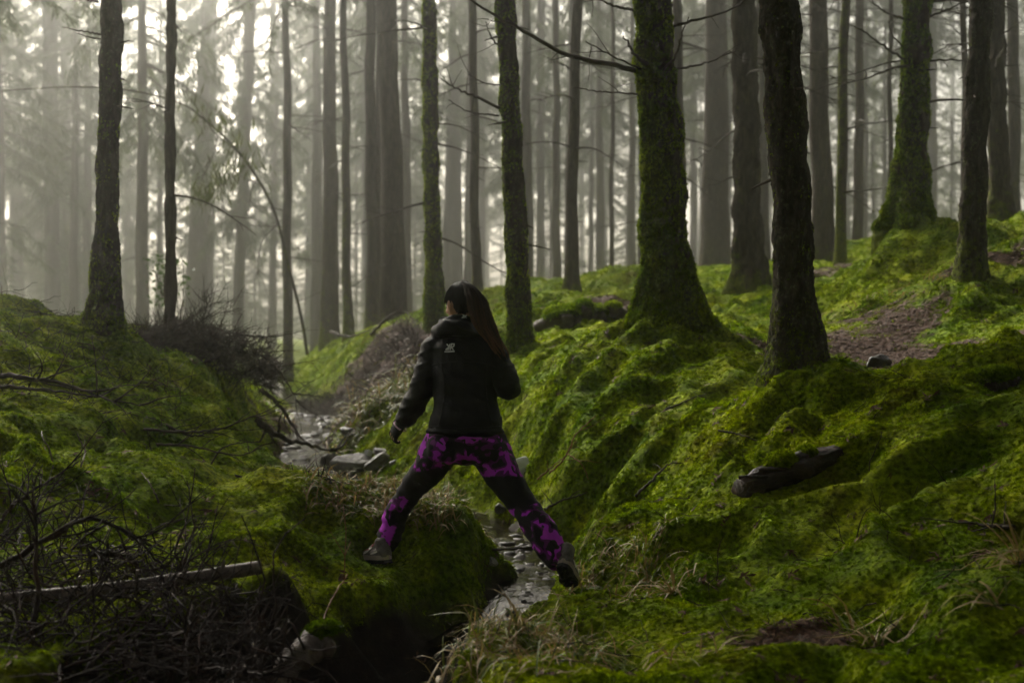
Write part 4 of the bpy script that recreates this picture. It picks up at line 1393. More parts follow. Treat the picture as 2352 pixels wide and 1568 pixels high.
# walking shoes
def make_shoe(fr):
    h, f, s, u = fr
    def L(a, b, c): return h + f * a + s * b + u * c
    root = None
    up_parts = [etube([L(.015, 0, .030), L(.06, 0, .036), L(.12, 0, .034), L(.18, .002, .027), L(.228, .004, .022)], [.031, .035, .037, .041, .030], [.030, .034, .032, .025, .017], wdir=tuple(s)),
                etube([L(.035, 0, .045), L(.045, 0, .095)], [.035, .034], [.042, .044], wdir=tuple(s)),
                etube([L(.06, 0, .078), L(.12, 0, .060), L(.15, 0, .05)], [.026, .024, .02], [.02, .016, .012], wdir=tuple(s))]
    um, uco = fuse('shoe', up_parts, .005, M['shoe_grey'], 3)
    shoe = link('shoe', um, person)
    ub = bvh_of(um)
    def outline(o, n=40):
        pts_ = []
        for a in np.linspace(0, 2 * math.pi, n, endpoint=False):
            t = .5 - .5 * math.cos(a)
            x_ = -.006 + t * .256
            w_ = np.interp(t, [0, .06, .25, .45, .7, .9, 1], [.0, .026, .037, .035, .046, .034, .0]) * (1 + o)
            pts_.append((x_, w_ * (1 if math.sin(a) >= 0 else -1)))
        return pts_
    def slab(z0, z1, o, name, mat, toe_up=.012):
        ol = outline(o); n = len(ol)
        vs = []
        for zq in (z0, z1):
            for x_, y_ in ol:
                lift = toe_up * max(0, (x_ - .17) / .08) ** 1.5
                vs.append(L(x_, y_, zq + lift) - PBASE)
        fs = [tuple(range(n))[::-1], tuple(range(n, 2 * n))] + [(i, (i + 1) % n, n + (i + 1) % n, n + i) for i in range(n)]
        me = bpy.data.meshes.new(name); me.from_pydata([tuple(v) for v in vs], [], fs); me.materials.append(mat)
        return link(name, me, shoe)
    slab(.004, .026, .05, 'midsole', M['shoe_mid'])
    slab(-.010, .0035, .0, 'outsole', M['shoe_sole'])
    for q in range(7):                                   # tread lugs
        x_ = .012 + q * .034
        for sy in (-1, 1):
            c = L(x_, sy * .018, -.0135 + .012 * max(0, (x_ - .17) / .08) ** 1.5) - PBASE
            v, ff = ball((0, 0, 0), (1, 1, 1), 8)
            v = c + (v[:, :1] * .011) * f + (v[:, 1:2] * .014) * s + (v[:, 2:] * .006) * u
            link('tread_lug', mesh_np('tread_lug', v, ff, M['shoe_sole']), shoe)
    def patch(pl, wid, name, mat, side_):
        vs, fs = [], []
        P_ = smooth_path([(a, b, 0) for a, b in pl], 12)
        prev = None
        for i_, p in enumerate(P_):
            w_ = wid * math.sin(math.pi * (i_ + .8) / 13.0) ** .5
            pair = []
            for e in (-1, 1):
                o = Vector(L(p[0], side_ * .12, p[1] + e * w_) - PBASE)
                hit = ub.ray_cast(o, Vector(-s * side_))
                pair.append((hit[0] + hit[1] * .002) if hit[0] else None)
            if None in pair: prev = None; continue
            o = len(vs); vs += pair
            if prev is not None: fs.append((prev, prev + 1, o + 1, o))
            prev = o
        if fs:
            me = bpy.data.meshes.new(name); me.from_pydata([tuple(v) for v in vs], [], fs); me.materials.append(mat)
            o = link(name, me, shoe); m_ = o.modifiers.new('t', 'SOLIDIFY'); m_.thickness = .002
    for sd_ in (-1, 1):
        patch([(.185, .034), (.215, .032), (.235, .028)], .010, 'toe_panel', M['shoe_white'], sd_)
        patch([(.10, .066), (.13, .05), (.16, .036)], .007, 'side_panel', M['shoe_white'], sd_)
        patch([(.045, .046), (.07, .040), (.10, .034)], .004, 'heel_panel', M['shoe_white'], sd_)
        patch([(.085, .080), (.12, .058), (.165, .046)], .0028, 'trim_line', M['shoe_red'], sd_)
    for q in range(4):
        a0 = .085 + q * .018; hz = .089 - q * .011
        v, ff = etube([L(a0, -.02, hz - .006), L(a0 + .003, 0, hz), L(a0, .02, hz - .006)], [.0028] * 3, [.0028] * 3, wdir=tuple(f), seg=8)
        link('lace', mesh_np('lace', v - PBASE, ff, M['shoe_red']), shoe)
for fr in (SH_L, SH_R):
    make_shoe(fr)
# ------------------------------------------------------------------ stones
k = NT('stone'); pos = k.obj()
c = k.ramp(k.noise(pos, 5, 5, .65), [(.3, (.055, .050, .046)), (.5, (.135, .125, .115)), (.72, (.26, .245, .225))])
mo_ = k.ramp(k.noise(pos, 7, 4, .7), [(.56, 0.0), (.66, 1.0)])
k.col(k.mix(k.math('MULTIPLY', mo_, .5), c, (.050, .062, .012)), .62, .35)
k.bump(k.noise(pos, 28, 5, .7), .7, .02)
M['stone'] = k.m
k = NT('dark_stone'); pos = k.obj()
k.col(k.ramp(k.noise(pos, 6, 5, .65), [(.3, (.014, .013, .014)), (.6, (.050, .048, .050)), (.8, (.12, .115, .12))]), .5, .35)
k.bump(k.noise(pos, 28, 5, .7), .7, .02)
M['dark_stone'] = k.m
k = NT('pale_stone'); pos = k.obj()
k.col(k.ramp(k.noise(pos, 8, 4, .6), [(.3, (.34, .35, .34)), (.7, (.55, .56, .54))]), .5, .4)
k.bump(k.noise(pos, 30, 4, .7), .4, .01)
M['pale_stone'] = k.m
k = NT('tan_stone'); pos = k.obj()
k.col(k.ramp(k.noise(pos, 9, 4, .6), [(.3, (.10, .07, .05)), (.7, (.30, .22, .16))]), .4, .5)
k.bump(k.noise(pos, 30, 4, .7), .5, .01)
M['tan_stone'] = k.m

def rock_mesh(size, seed, mat, cuts=6):
    bm = bmesh.new()
    bmesh.ops.create_icosphere(bm, subdivisions=4, radius=1)
    g = np.random.default_rng(seed)
    co = np.array([v.co[:] for v in bm.verts])
    for _ in range(cuts):                                   # flat broken faces
        n = g.normal(0, 1, 3); n /= np.linalg.norm(n)
        h = g.uniform(.45, .8)
        d = co @ n
        co = co - np.outer(np.clip(d - h, 0, None) * .92, n)
    co = co * (1 + .10 * fbm(co[:, 0] * 1.8, co[:, 1] * 1.8, co[:, 2] * 1.8, seed, 3)[:, None])
    co = co * np.array(size)
    for v, c in zip(bm.verts, co): v.co = c
    me = bpy.data.meshes.new('stone'); bm.to_mesh(me); bm.free()
    for p in me.polygons: p.use_smooth = True
    me.materials.append(M[mat])
    return me

STONES = [  # px, distance, size, height above ground, material, tilt, label
 (1097, 1195, 8.75, (.060,.050,.040), .05, 'tan_stone', (0,.2,.4), 'rounded tan stone beside the moss hump, above the stream water'),
 (1112, 1222, 8.35, (.050,.035,.045), .06, 'stone', (.5,.3,.2), 'small grey slab leaning below the rounded tan stone'),
 (1150, 1180, 8.6, (.055,.045,.035), .04, 'dark_stone', (0,0,1), 'dark wet stone under the hanging moss in the narrow channel'),
 (1200, 1315, 7.35, (.075,.060,.065), .02, 'dark_stone', (.3,.2,.6), 'wedge shaped grey wet stone standing in the stream by the right leg'),
 (1238, 1325, 7.10, (.085,.055,.035), .03, 'dark_stone', (.1,.3,.1), 'flat black wet stone in front of the wedge shaped stone'),
 (1258, 1285, 7.45, (.050,.035,.020), .07, 'tan_stone', (.1,.1,.3), 'small flat pinkish tan stone beside the right shin'),
 (1160, 1250, 7.75, (.040,.035,.025), .00, 'dark_stone', (0,0,0), 'small dark stone breaking the water left of the wedge stone'),
 (1130, 1300, 7.55, (.045,.030,.025), .00, 'stone', (0,.2,1), 'small grey stone under the edge of the left hump'),
 (1215, 1270, 7.9, (.050,.040,.030), .02, 'dark_stone', (.2,0,2), 'small dark stone behind the wedge shaped stone'),
 (812, 1075, 12.4, (.22,.12,.11), .22, 'stone', (.05,.05,.1), 'long pale mossy boulder lying across the middle of the stream'),
 (868, 1072, 12.3, (.13,.10,.10), .20, 'stone', (.1,0,.5), 'pale broad stone right of the long mossy boulder'),
 (762, 1068, 12.6, (.12,.09,.09), .16, 'stone', (0,.1,.9), 'pale stone left of the long mossy boulder'),
 (880, 1045, 12.9, (.12,.07,.045), .16, 'stone', (.15,.1,.2), 'flat grey slab behind the broad pale stone'),
 (846, 1045, 13.1, (.045,.035,.030), .16, 'pale_stone', (0,.3,0), 'small white stone behind the long mossy boulder'),
 (742, 1090, 12.0, (.08,.07,.05), .05, 'stone', (0,0,.3), 'grey stone at the water edge left of the boulders'),
 (905, 1070, 12.5, (.06,.05,.04), .10, 'dark_stone', (0,0,.7), 'dark small stone at the right end of the boulder row'),
 (720, 1010, 15.6, (.16,.10,.05), .03, 'dark_stone', (0,.1,.2), 'low dark wet rock in the upper pool'),
 (800, 1000, 15.8, (.10,.08,.06), .05, 'dark_stone', (0,.1,.8), 'dark rock beside the upper pool under the grass tuft'),
 (690, 960, 19.5, (.16,.12,.07), .05, 'dark_stone', (0,0,.2), 'dark rock far up the stream'),
 (640, 900, 23.0, (.18,.12,.08), .05, 'stone', (0,0,.9), 'grey rock at the far bright bend of the stream'),
 (1200, 1092, 9.6, (.075,.022,.115), .05, 'pale_stone', (-.75,.5,.2), 'upright pale grey slate slab stuck in the moss right of the thigh'),
 (2020, 845, 9.6, (.085,.07,.065), .05, 'dark_stone', (.2,.2,.4), 'dark lump of rock on the brown needle path'),
 (680, 1085, 12.3, (.06,.05,.03), .05, 'pale_stone', (0,.1,.4), 'small pale stone by the water below the left bank'),
]
for q, (px, py, Y, sz, up, mt, rt, label) in enumerate(STONES):
    p = ground_at(px, py, Y) + Vector((0, 0, sz[2] * .35))
    tag(link('stone', rock_mesh(sz, 700 + q, mt), None, p, rt), label, 'stone', 'stones in and beside the stream' if px < 1300 else None)

k = NT('pebble')
k.col(k.ramp(k.noise(k.pos(), 9, 3), [(.3, (.010, .008, .007)), (.6, (.035, .030, .026)), (.8, (.10, .09, .08))]), .55, .2)
M['pebble'] = k.m
# pebbles of the stream bed
g_ = np.random.default_rng(77)
parts = []
for _ in range(260):
    i_ = int(g_.uniform(60, 200)); c = _sp[i_]; w = _sw[i_] + .02
    o_ = g_.uniform(-w, w)
    p_ = np.array([c[0] + nn[i_, 0] * o_, c[1] + nn[i_, 1] * o_, 0]); p_[2] = max(gz(p_[0], p_[1]), c[2] - .04) + .004
    v, f = ball((0, 0, 0), (1, 1, 1), 10)
    r_ = g_.uniform(.012, .05) * (.7 + c[1] / 18)
    v = v * (1 + .45 * noise3(v[:, 0] * 1.5 + _ * 3, v[:, 1] * 1.5, v[:, 2] * 1.5, 5)[:, None]) * np.array([r_ * g_.uniform(.8, 1.4), r_ * g_.uniform(.7, 1.2), r_ * .55])
    parts.append((v + p_, f))
v, f = join(parts)
tag(link('stream_pebbles', mesh_np('stream_pebbles', v, f, M['pebble'])), 'small dark wet pebbles on the stream bed', 'pebbles', kind='stuff')

# ------------------------------------------------------------------ logs and stump
k = NT('wet_wood'); pos = k.obj()
k.col(k.ramp(k.noise(k.scale(pos, (.25, 1, 1)), 16, 5, .65), [(.3, (.006, .003, .002)), (.55, (.024, .009, .006)), (.75, (.060, .024, .016))]), .5, .25)
k.bump(k.noise(k.scale(pos, (.2, 1, 1)), 30, 5, .7), .9, .02)
M['wet_wood'] = k.m
k = NT('log_bark'); pos = k.obj()
k.col(k.ramp(k.noise(pos, 30, 4, .65), [(.3, (.040, .028, .022)), (.55, (.130, .095, .075)), (.75, (.24, .19, .155))]), .6, .4)
k.bump(k.noise(pos, 60, 4, .7), .6, .01)
M['log_bark'] = k.m
k = NT('cut_wood'); pos = k.obj()
k.col(k.ramp(k.noise(pos, 30, 4), [(.3, (.05, .030, .018)), (.7, (.16, .10, .06))]), .8, .2)
M['cut_wood'] = k.m

def log_mesh(pl, r0, r1, seed, mat, seg=20, n=40, rough=.12, base=None, lf=14):
    p = smooth_path(pl, n) - np.asarray(tuple(base))
    th = np.arange(seg) / seg * 6.283
    af = 1.5 if lf > 5 else 3.2
    R = np.linspace(r0, r1, n)[:, None] * (1 + rough * fbm(np.cos(th)[None] * af, np.sin(th)[None] * af, np.linspace(0, 1, n)[:, None] * lf, seed, 3))
    v, f = tube(p, R, seg)
    return mesh_np('log', v, quads_to_tris(f), M[mat])

def moss_patch(parent, centre, axes, n, size, seed, name='moss_patch'):
    """moss tufts on the upper side of an ellipsoid, as a part of the thing it grows on"""
    g = np.random.default_rng(seed)
    d = g.normal(0, 1, (n, 3)); d[:, 2] = np.abs(d[:, 2]); d /= np.linalg.norm(d, axis=1)[:, None]
    A_ = np.array([tuple(a) for a in axes])
    P_ = np.array(tuple(centre)) + d @ A_
    nr = P_ - np.array(tuple(centre)) + np.array((0, 0, .3 * np.linalg.norm(A_[2])))
    nr /= np.linalg.norm(nr, axis=1)[:, None]; nr[:, 2] = np.maximum(nr[:, 2], .15)
    rt = normal_euler(nr[:, 0] / nr[:, 2], nr[:, 1] / nr[:, 2], g.uniform(0, 6.28, n))
    s = size * g.uniform(.6, 1.3, n)
    o = points_object(name, P_, rt, np.stack([s, s, s], 1), g.integers(0, 4, n), parent)
    gn_scatter(o, tufts)
    o['kind'] = 'stuff'
    return o

# rotten wet log on the right bank
a, b = at(1702, 1132, 6.55), at(1925, 1044, 6.75)
root = empty('rotten_log', (a + b) / 2); base = root.location
tag(root, 'dark wet rotten log half sunk in moss on the right bank', 'log')
link('log_body', log_mesh([a, a.lerp(b, .33) + Vector((0, 0, .012)), a.lerp(b, .66) + Vector((0, 0, .01)), b], .070, .052, 5, "wet_wood", 30, 60, .30, base, 3.5), root)
for q in range(2):                                      # torn splinters and strips of bark
    t = .1 + q * .2
    c = a.lerp(b, t)
    link('bark_strip', log_mesh([c + Vector((-.06, -.03, .055)), c + Vector((0, -.045, .06)), c + Vector((.07, -.035, .062))], .012, .006, 40 + q, 'wet_wood', 7, 10, .3, base), root)
ax = (b - a) / 2
moss_patch(root, a.lerp(b, .40) - base + Vector((0, .02, .055)), (ax * .26, Vector((-.03, .06, 0)), Vector((0, 0, .055))), 520, .030, 11)
moss_patch(root, a.lerp(b, .68) - base + Vector((0, .03, .045)), (ax * .14, Vector((-.02, .05, 0)), Vector((0, 0, .045))), 260, .028, 12)

# broken branch end with a moss cap in the gully
a, b = at(630, 1575, 4.75), at(742, 1470, 4.95)
root = empty('mossy_broken_log', a); base = root.location
tag(root, 'short broken log with a green moss cap rising from the dark gully', 'log')
link('log_body', log_mesh([a, a.lerp(b, .45) + Vector((-.01, 0, .015)), b], .036, .058, 8, 'log_bark', 20, 30, .2, base), root)
moss_patch(root, b - base + Vector((0, 0, .02)), (Vector((.07, 0, .02)), Vector((0, .06, 0)), Vector((-.02, 0, .045))), 520, .014, 13)
for q in range(3):
    c = at(650 + q * 25, 1520 - q * 15, 4.7)
    link('root_strand', log_mesh([c, c + Vector((-.02, -.02, .05)), c + Vector((-.05, 0, .09)), c + Vector((-.09, .02, .06))], .005, .002, 60 + q, 'wet_wood', 6, 14, .1, base), root)

# pale fallen pole in the brush
a, b = at(-60, 1378, 4.85), at(596, 1303, 5.25)
root = empty('fallen_pole', a); base = root.location
tag(root, 'pale peeled pole lying under the brushwood at lower left', 'log')
link('log_body', log_mesh([a, a.lerp(b, .5) + Vector((0, 0, -.012)), b], .017, .026, 9, 'log_bark', 16, 50, .10, base), root)
v, f = tube([tuple(b - base - (b - a).normalized() * .001), tuple(b - base + (b - a).normalized() * .004)], [.0255, .024], 16)
link('cut_end', mesh_np('cut_end', v, quads_to_tris(f), M['cut_wood']), root)
for q, t in enumerate((.35, .55, .72, .86)):
    c = a.lerp(b, t) - base
    v, f = tube([tuple(c), tuple(c + Vector((.01, -.02, .045)))], [.009, .006], 7)
    link('knot_stub', mesh_np('knot_stub', v, quads_to_tris(f), M['log_bark']), root)

# black mossy stump behind the big tree
c = on_ground(1335, 0, 13.6)
root = empty('mossy_stump', c)
tag(root, 'black rotten stump roots topped with bright moss behind the thick mossy tree', 'stump')
link('stump_block', rock_mesh((.34, .22, .15), 41, 'dead_wood', 8), root, (0, 0, .06))
for q, (dx, dz, r, az) in enumerate(((-.28, .08, .065, 2.6), (-.12, .12, .075, 4.6), (.02, .20, .06, 4.9), (.14, .14, .07, 5.0), (.30, .16, .085, 5.4), (.22, .02, .06, 5.8))):
    e = Vector((dx + math.cos(az) * .16, math.sin(az) * .22, dz - .03))
    link('root_stub', log_mesh([Vector((dx * .6, 0, dz)), Vector((dx, -.05, dz + .02)), e], r, r * .8, 70 + q, 'dead_wood', 14, 12, .2, Vector((0, 0, 0))), root)
    moss_patch(root, Vector((dx, -.06, dz + r * .8)), (Vector((.08, 0, 0)), Vector((0, .13, 0)), Vector((0, 0, .05))), 120, .035, 80 + q)
moss_patch(root, Vector((0, .05, .16)), (Vector((.36, 0, 0)), Vector((0, .22, 0)), Vector((0, 0, .10))), 700, .04, 14)

# rotten wood under the mossy hummock at right
a, b = at(2215, 905, 7.15), at(2345, 890, 7.3)
root = empty('buried_log', a); base = root.location
tag(root, 'brown rotten log end under the round moss hummock at the right edge', 'log')
link('log_body', log_mesh([a, a.lerp(b, .5), b], .060, .07, 19, 'wet_wood', 18, 24, .2, base), root)
moss_patch(root, (a + b) / 2 - base + Vector((0, .04, .05)), ((b - a) * .6, Vector((0, .1, 0)), Vector((0, 0, .07))), 700, .024, 15)

# ------------------------------------------------------------------ fallen branches and twigs
def twiggy(name, pl, r0, label, seed, twigs=8, tl=.25, mat='dead_wood', cat='branch', group=None, r1=.0025, sub=0):
    g = random.Random(seed)
    pts3 = [Vector(p) for p in pl]
    root = empty(name, pts3[0]); base = np.array(pts3[0])
    p = smooth_path(pts3, 26) - base
    p[2:-1] += np.array([[g.uniform(-1, 1) * r0 * .5 for _ in range(3)] for _ in range(len(p) - 3)])
    v, f = tube(p, np.linspace(r0, r1, len(p)), 8)
    link('stem', mesh_np('stem', v, quads_to_tris(f), M[mat]), root)
    for q in range(twigs):
        i = g.randint(3, len(p) - 2)
        t = p[i] - p[i - 1]; t /= np.linalg.norm(t)
        d = t * .8 + np.array([g.uniform(-.8, .8), g.uniform(-.5, .5), g.uniform(-.4, .8)]); d /= np.linalg.norm(d)
        tp = [p[i]]; l = tl * g.uniform(.4, 1.3)
        for _ in range(6):
            d = d + np.array([g.uniform(-.25, .25) for _ in range(3)]); d /= np.linalg.norm(d)
            tp.append(tp[-1] + d * l / 6)
        parts = [tube(np.array(tp), np.linspace(max(r0 * .4, .0025), .0012, 7), 5)]
        for _ in range(sub):
            j = g.randint(1, 5); d2 = d + np.array([g.uniform(-.9, .9) for _ in range(3)]); d2 /= np.linalg.norm(d2)
            parts.append(tube(np.array([tp[j] + d2 * l * .12 * e for e in range(4)]), np.linspace(.002, .001, 4), 4))
        v, f = join(parts)
        link('twig', mesh_np('twig', v, f, M[mat]), root)
    tag(root, label, cat, group)
    return root

FB = [
 ('fallen_branch', [(-40,858,8.6),(60,866,8.5),(150,882,8.5),(240,915,8.4),(330,930,8.4)], .018, 'long dark fallen branch lying across the moss at far left', 10, .35),
 ('fallen_branch', [(-30,885,8.3),(80,893,8.3),(180,905,8.3),(250,912,8.3)], .012, 'thinner dark branch just below the long dark fallen branch', 5, .3),
 ('fallen_branch', [(330,985,8.6),(420,992,8.6),(500,985,8.7),(570,960,8.8),(640,930,9.0)], .009, 'thin dark bough lying over the middle of left bank', 9, .3),
 ('fallen_branch', [(360,1020,8.2),(440,1025,8.2),(540,1045,8.2),(600,1030,8.3)], .008, 'thin forked bough just below the other on left bank', 8, .25),
 ('bent_twig', [(478,1105,8.0),(485,1065,8.0),(510,1030,8.0),(545,1018,8.1),(592,1013,8.1)], .006, 'bent black twig arching up from left bank', 1, .1),
 ('pale_twig', [(162,1140,6.9),(175,1100,6.9),(190,1060,6.9),(196,1035,7.0),(182,1008,7.0),(178,995,7.0)], .006, 'pale forked twig sticking out of the moss on left bank', 3, .2),
 ('pale_twig', [(124,1075,7.0),(112,1030,7.0),(98,1005,7.0),(96,990,7.1)], .006, 'pale curved twig left of the forked one', 0, .1),
 ('pale_twig', [(365,1155,7.0),(348,1115,7.0),(325,1085,7.1)], .006, 'pale tan stick lying on left bank moss', 0, .1),
 ('fallen_branch', [(430,1085,8.0),(470,1098,8.0),(500,1112,8.0)], .016, 'short thick black stick on left bank', 2, .2),
 ('fallen_branch', [(540,1115,7.9),(600,1105,7.9),(650,1090,8.0),(700,1105,8.0)], .007, 'wiry dark bough by the grass left of the stream', 9, .22),
 ('fallen_branch', [(620,1120,7.8),(680,1150,7.7),(730,1180,7.6),(765,1215,7.5)], .010, 'dark twiggy bough pointing down at the left shoe', 14, .18),
 ('upright_branch', [(100,785,11.5),(92,740,11.6),(75,710,11.7),(95,695,11.8)], .010, 'thin bent sapling stick at the far left skyline', 1, .3),
 ('upright_branch', [(92,800,11.0),(125,770,11.0),(150,755,11.0)], .012, 'dark stick leaning right between the moss hummocks', 0, .2),
 ('upright_branch', [(135,735,13.0),(115,715,13.0),(98,700,13.0)], .018, 'short dark stick leaning left on the skyline hummock', 0, .2),
 ('orange_twig', [(1262,1085,8.4),(1290,1060,8.3),(1308,1030,8.2),(1325,995,8.2),(1368,955,8.2)], .006, 'orange brown bracken stalk arching over the moss right of the person', 3, .2),
 ('orange_twig', [(1235,1100,8.2),(1270,1070,8.1),(1305,1042,8.1)], .005, 'orange stalk lying below the arching bracken stalk', 2, .15),
 ('orange_twig', [(1305,1042,8.1),(1335,1065,8.0),(1352,1100,8.0)], .004, 'orange stalk hanging right of the arching bracken stalk', 1, .12),
 ('fallen_branch', [(1500,965,8.7),(1530,940,8.7),(1560,935,8.7),(1580,925,8.7),(1620,905,8.8)], .008, 'small black forked stick on moss below the thick mossy tree', 3, .15),
 ('fallen_branch', [(1250,1170,7.6),(1290,1150,7.6),(1350,1130,7.6)], .008, 'dark stick crossing the narrow channel by the knee', 2, .15),
 ('fallen_branch', [(1130,1262,7.5),(1200,1258,7.5),(1260,1252,7.5)], .007, 'wet stick lying across the stream behind the stones', 1, .15),
 ('fallen_branch', [(1460,1140,7.6),(1490,1110,7.6),(1530,1070,7.7),(1548,1062,7.7)], .009, 'reddish stick poking from the right bank', 2, .12),
 ('fallen_branch', [(1650,988,7.6),(1700,998,7.5),(1740,1012,7.4)], .006, 'thin black stick on moss left of the nearest dark trunk', 1, .1),
 ('fallen_branch', [(2330,1210,5.4),(2260,1225,5.5),(2180,1250,5.6)], .010, 'brown broken stick on moss near the right edge', 6, .2),
 ('fallen_branch', [(1765,805,10.3),(1800,812,10.2),(1900,812,10.1)], .018, 'grey stick lying behind the nearest dark trunk', 1, .2),
 ('fallen_branch', [(760,762,24),(800,772,23.5),(850,772,23),(900,764,22.5)], .030, 'dark bough lying across the trunk bases left of the person', 4, .5),
 ('fallen_branch', [(850,770,18),(890,730,18),(925,715,18),(945,730,17.8),(955,752,17.6)], .020, 'bent orange brown branch behind the left shoulder', 2, .4),
 ('fallen_branch', [(380,545+440,8.9),(440,1000,8.9),(505,985,9.0)], .010, 'black crooked stick in the dark fold of left bank', 3, .2),
 ('fallen_branch', [(600,895,12.5),(640,930,12.4),(690,1000,12.2),(740,1050,12.0)], .022, 'dark root sliding down the left bank to the water', 4, .35),
 ('fallen_branch', [(590,960,11.5),(640,1000,11.5),(720,1025,11.7),(790,1040,12.0)], .035, 'black sunken branch along the foot of left bank', 5, .35),
]
for q, (nm, pl, r0, label, tw, tl) in enumerate(FB):
    mt = 'log_bark' if nm == 'pale_twig' else ('orange' if nm == 'orange_twig' else 'dead_wood')
    if mt == 'orange' and 'orange' not in M:
        k = NT('orange_stalk'); k.col((.16, .065, .022), .7, .3); M['orange'] = k.m
    P3 = []
    for p in pl:
        v = at(*p); v.z = max(v.z, gz(v.x, v.y) + r0 * .8); P3.append(v)
    twiggy(nm, P3, r0, label, 1200 + q, tw, tl, mt)

# the dark brushwood heap in the left foreground: main boughs are things, the fine tangle is one mass
BOUGHS = [
 ([(70,1600,4.6),(75,1450,4.7),(85,1330,4.8),(78,1190,4.9),(60,1110,5.0)], .014, 'upright dark bough in the brush heap near the left edge', 10),
 ([(0,1300,5.0),(120,1230,5.0),(200,1190,5.1),(280,1215,5.2),(345,1270,5.3),(400,1330,5.3)], .012, 'arching dark bough over the top of the brush heap', 12),
 ([(210,1270,5.3),(290,1275,5.3),(330,1310,5.3),(420,1330,5.3),(500,1320,5.4)], .014, 'thick dark bough lying level across the brush heap', 10),
 ([(380,1370,5.2),(420,1290,5.2),(440,1240,5.3),(450,1190,5.4)], .008, 'bough rising out of the brush heap towards the moss', 8),
 ([(150,1500,4.6),(260,1480,4.6),(420,1470,4.7),(600,1500,4.8)], .010, 'low bough at the bottom of the brush heap', 12),
 ([(380,1580,4.6),(430,1480,4.6),(440,1380,4.8)], .012, 'dark stick standing at the right end of the brush heap', 7),
 ([(20,1530,4.4),(120,1540,4.4),(260,1555,4.4)], .018, 'thick dim pole at the bottom left corner', 8),
 ([(250,1450,4.9),(330,1400,4.9),(380,1340,5.0),(430,1330,5.1),(560,1430,5.1)], .008, 'crooked bough in the middle of the brush heap', 12),
 ([(0,1200,5.6),(40,1150,5.6),(120,1100,5.7),(180,1060,5.8)], .009, 'thin bough at the upper left of the brush heap', 8),
 ([(730,1455,5.0),(760,1380,5.2),(798,1318,5.4)], .003, 'thin orange stalk leaning beside the dark gully', 1),
]
for q, (pl, r0, label, tw) in enumerate(BOUGHS):
    twiggy('brush_bough', [at(*p) for p in pl], r0, label, 1400 + q, tw, .30, 'red_twig' if q != 9 else 'orange', 'branch', 'boughs of the brush heap', sub=3)

def tangle(n, sampler, seed, r=(.0012, .004), l=(.12, .45), mat='red_twig', name='brushwood', curl=.35, up=.1):
    g = np.random.default_rng(seed)
    parts = []
    for q in range(n):
        p = np.array(tuple(sampler(g)))
        d = g.normal(0, 1, 3); d[2] = d[2] * .6 + up; d /= np.linalg.norm(d)
        L_ = g.uniform(*l); pts_ = [p]
        for _ in range(5):
            d = d + g.normal(0, curl, 3); d /= np.linalg.norm(d)
            pts_.append(pts_[-1] + d * L_ / 5)
        rr = g.uniform(*r)
        parts.append(tube(np.array(pts_), np.linspace(rr, rr * .4, 6), 4, cap=False))
    v, f = join(parts)
    return link(name, mesh_np(name, v, f, M[mat]))
def s_heap(g):
    px = g.uniform(-80, 620); 
    top = np.interp(px, [-80, 60, 200, 350, 500, 620], [1180, 1200, 1230, 1270, 1330, 1420])
    py = top + (1600 - top) * g.uniform(0, 1) ** .9
    Y = np.interp(py, [1180, 1600], [5.7, 4.4]) + g.normal(0, .15)
    v = at(px, py, Y)
    zg = gz(v.x, v.y)
    v.z = max(v.z, zg + g.uniform(.0, .12))
    return v
tag(tangle(850, s_heap, 31, (.0012, .005)), 'dark reddish brushwood tangle heaped at lower left', 'brushwood', kind='stuff')

# dead brown bush and bracken behind the left bank
BUSH = [
 ([(440,830,13.2),(480,790,13.2),(530,772,13.2),(590,772,13.2),(625,800,13.2)], .020, 'arching dark dead bough over the brown bush', 16),
 ([(470,830,13.0),(540,812,13.0),(600,808,13.0)], .016, 'level dark dead bough in the brown bush', 12),
 ([(400,830,13.4),(440,770,13.4),(470,720,13.4),(476,680,13.5)], .014, 'upright dead stem with twigs above the brown bush', 14),
 ([(600,812,12.8),(640,850,12.7),(665,890,12.6),(690,930,12.5)], .012, 'dead stem hanging down from the bush to the stream', 10),
 ([(420,790,13.5),(450,745,13.5),(500,720,13.5),(525,715,13.6)], .010, 'thin dead branch arching right above the bush', 12),
 ([(390,780,13.6),(430,740,13.6),(480,700,13.7),(520,690,13.7)], .008, 'topmost thin twig of the brown bush', 10)]
for q, (pl, r0, label, tw) in enumerate(BUSH):
    twiggy('dead_bough', [at(*p) for p in pl], r0, label, 1500 + q, tw, .40, 'red_twig', 'branch', 'boughs of the dead brown bush', sub=4)
def s_bush(g):
    px = g.uniform(290, 640)
    top = np.interp(px, [290, 360, 450, 560, 640], [770, 750, 735, 775, 830])
    bot = np.interp(px, [290, 420, 520, 640], [800, 830, 850, 900])
    py = top + (bot - top) * g.uniform(0, 1)
    return at(px, py, g.uniform(12.6, 14.2))
tag(tangle(2600, s_bush, 33, (.0018, .0045), (.12, .40)), 'brown dead twigs of the bush behind the left bank', 'bush', kind='stuff')
def s_brk(g):
    px = g.uniform(690, 960)
    Y = np.interp(px, [690, 800, 960], [22, 19, 15]) + g.normal(0, 1.2)
    v = on_ground(px, 0, Y); v.z += g.uniform(-.02, .22) * g.uniform(0, 1)
    return v
tag(tangle(1800, s_brk, 35, (.002, .005), (.15, .5), 'red_twig', 'bracken'), 'reddish brown dead bracken on the far slope above the stream', 'bracken', kind='stuff')
def s_left(g):
    px = g.uniform(0, 420); Y = g.uniform(8.3, 11.5)
    v = on_ground(px, 0, Y); v.z += g.uniform(0, .05)
    return v
tag(tangle(420, s_left, 36, (.0012, .004), (.10, .35), 'red_twig', 'twig_litter', up=0), 'small dead twigs strewn over the left bank moss', 'twigs', kind='stuff')
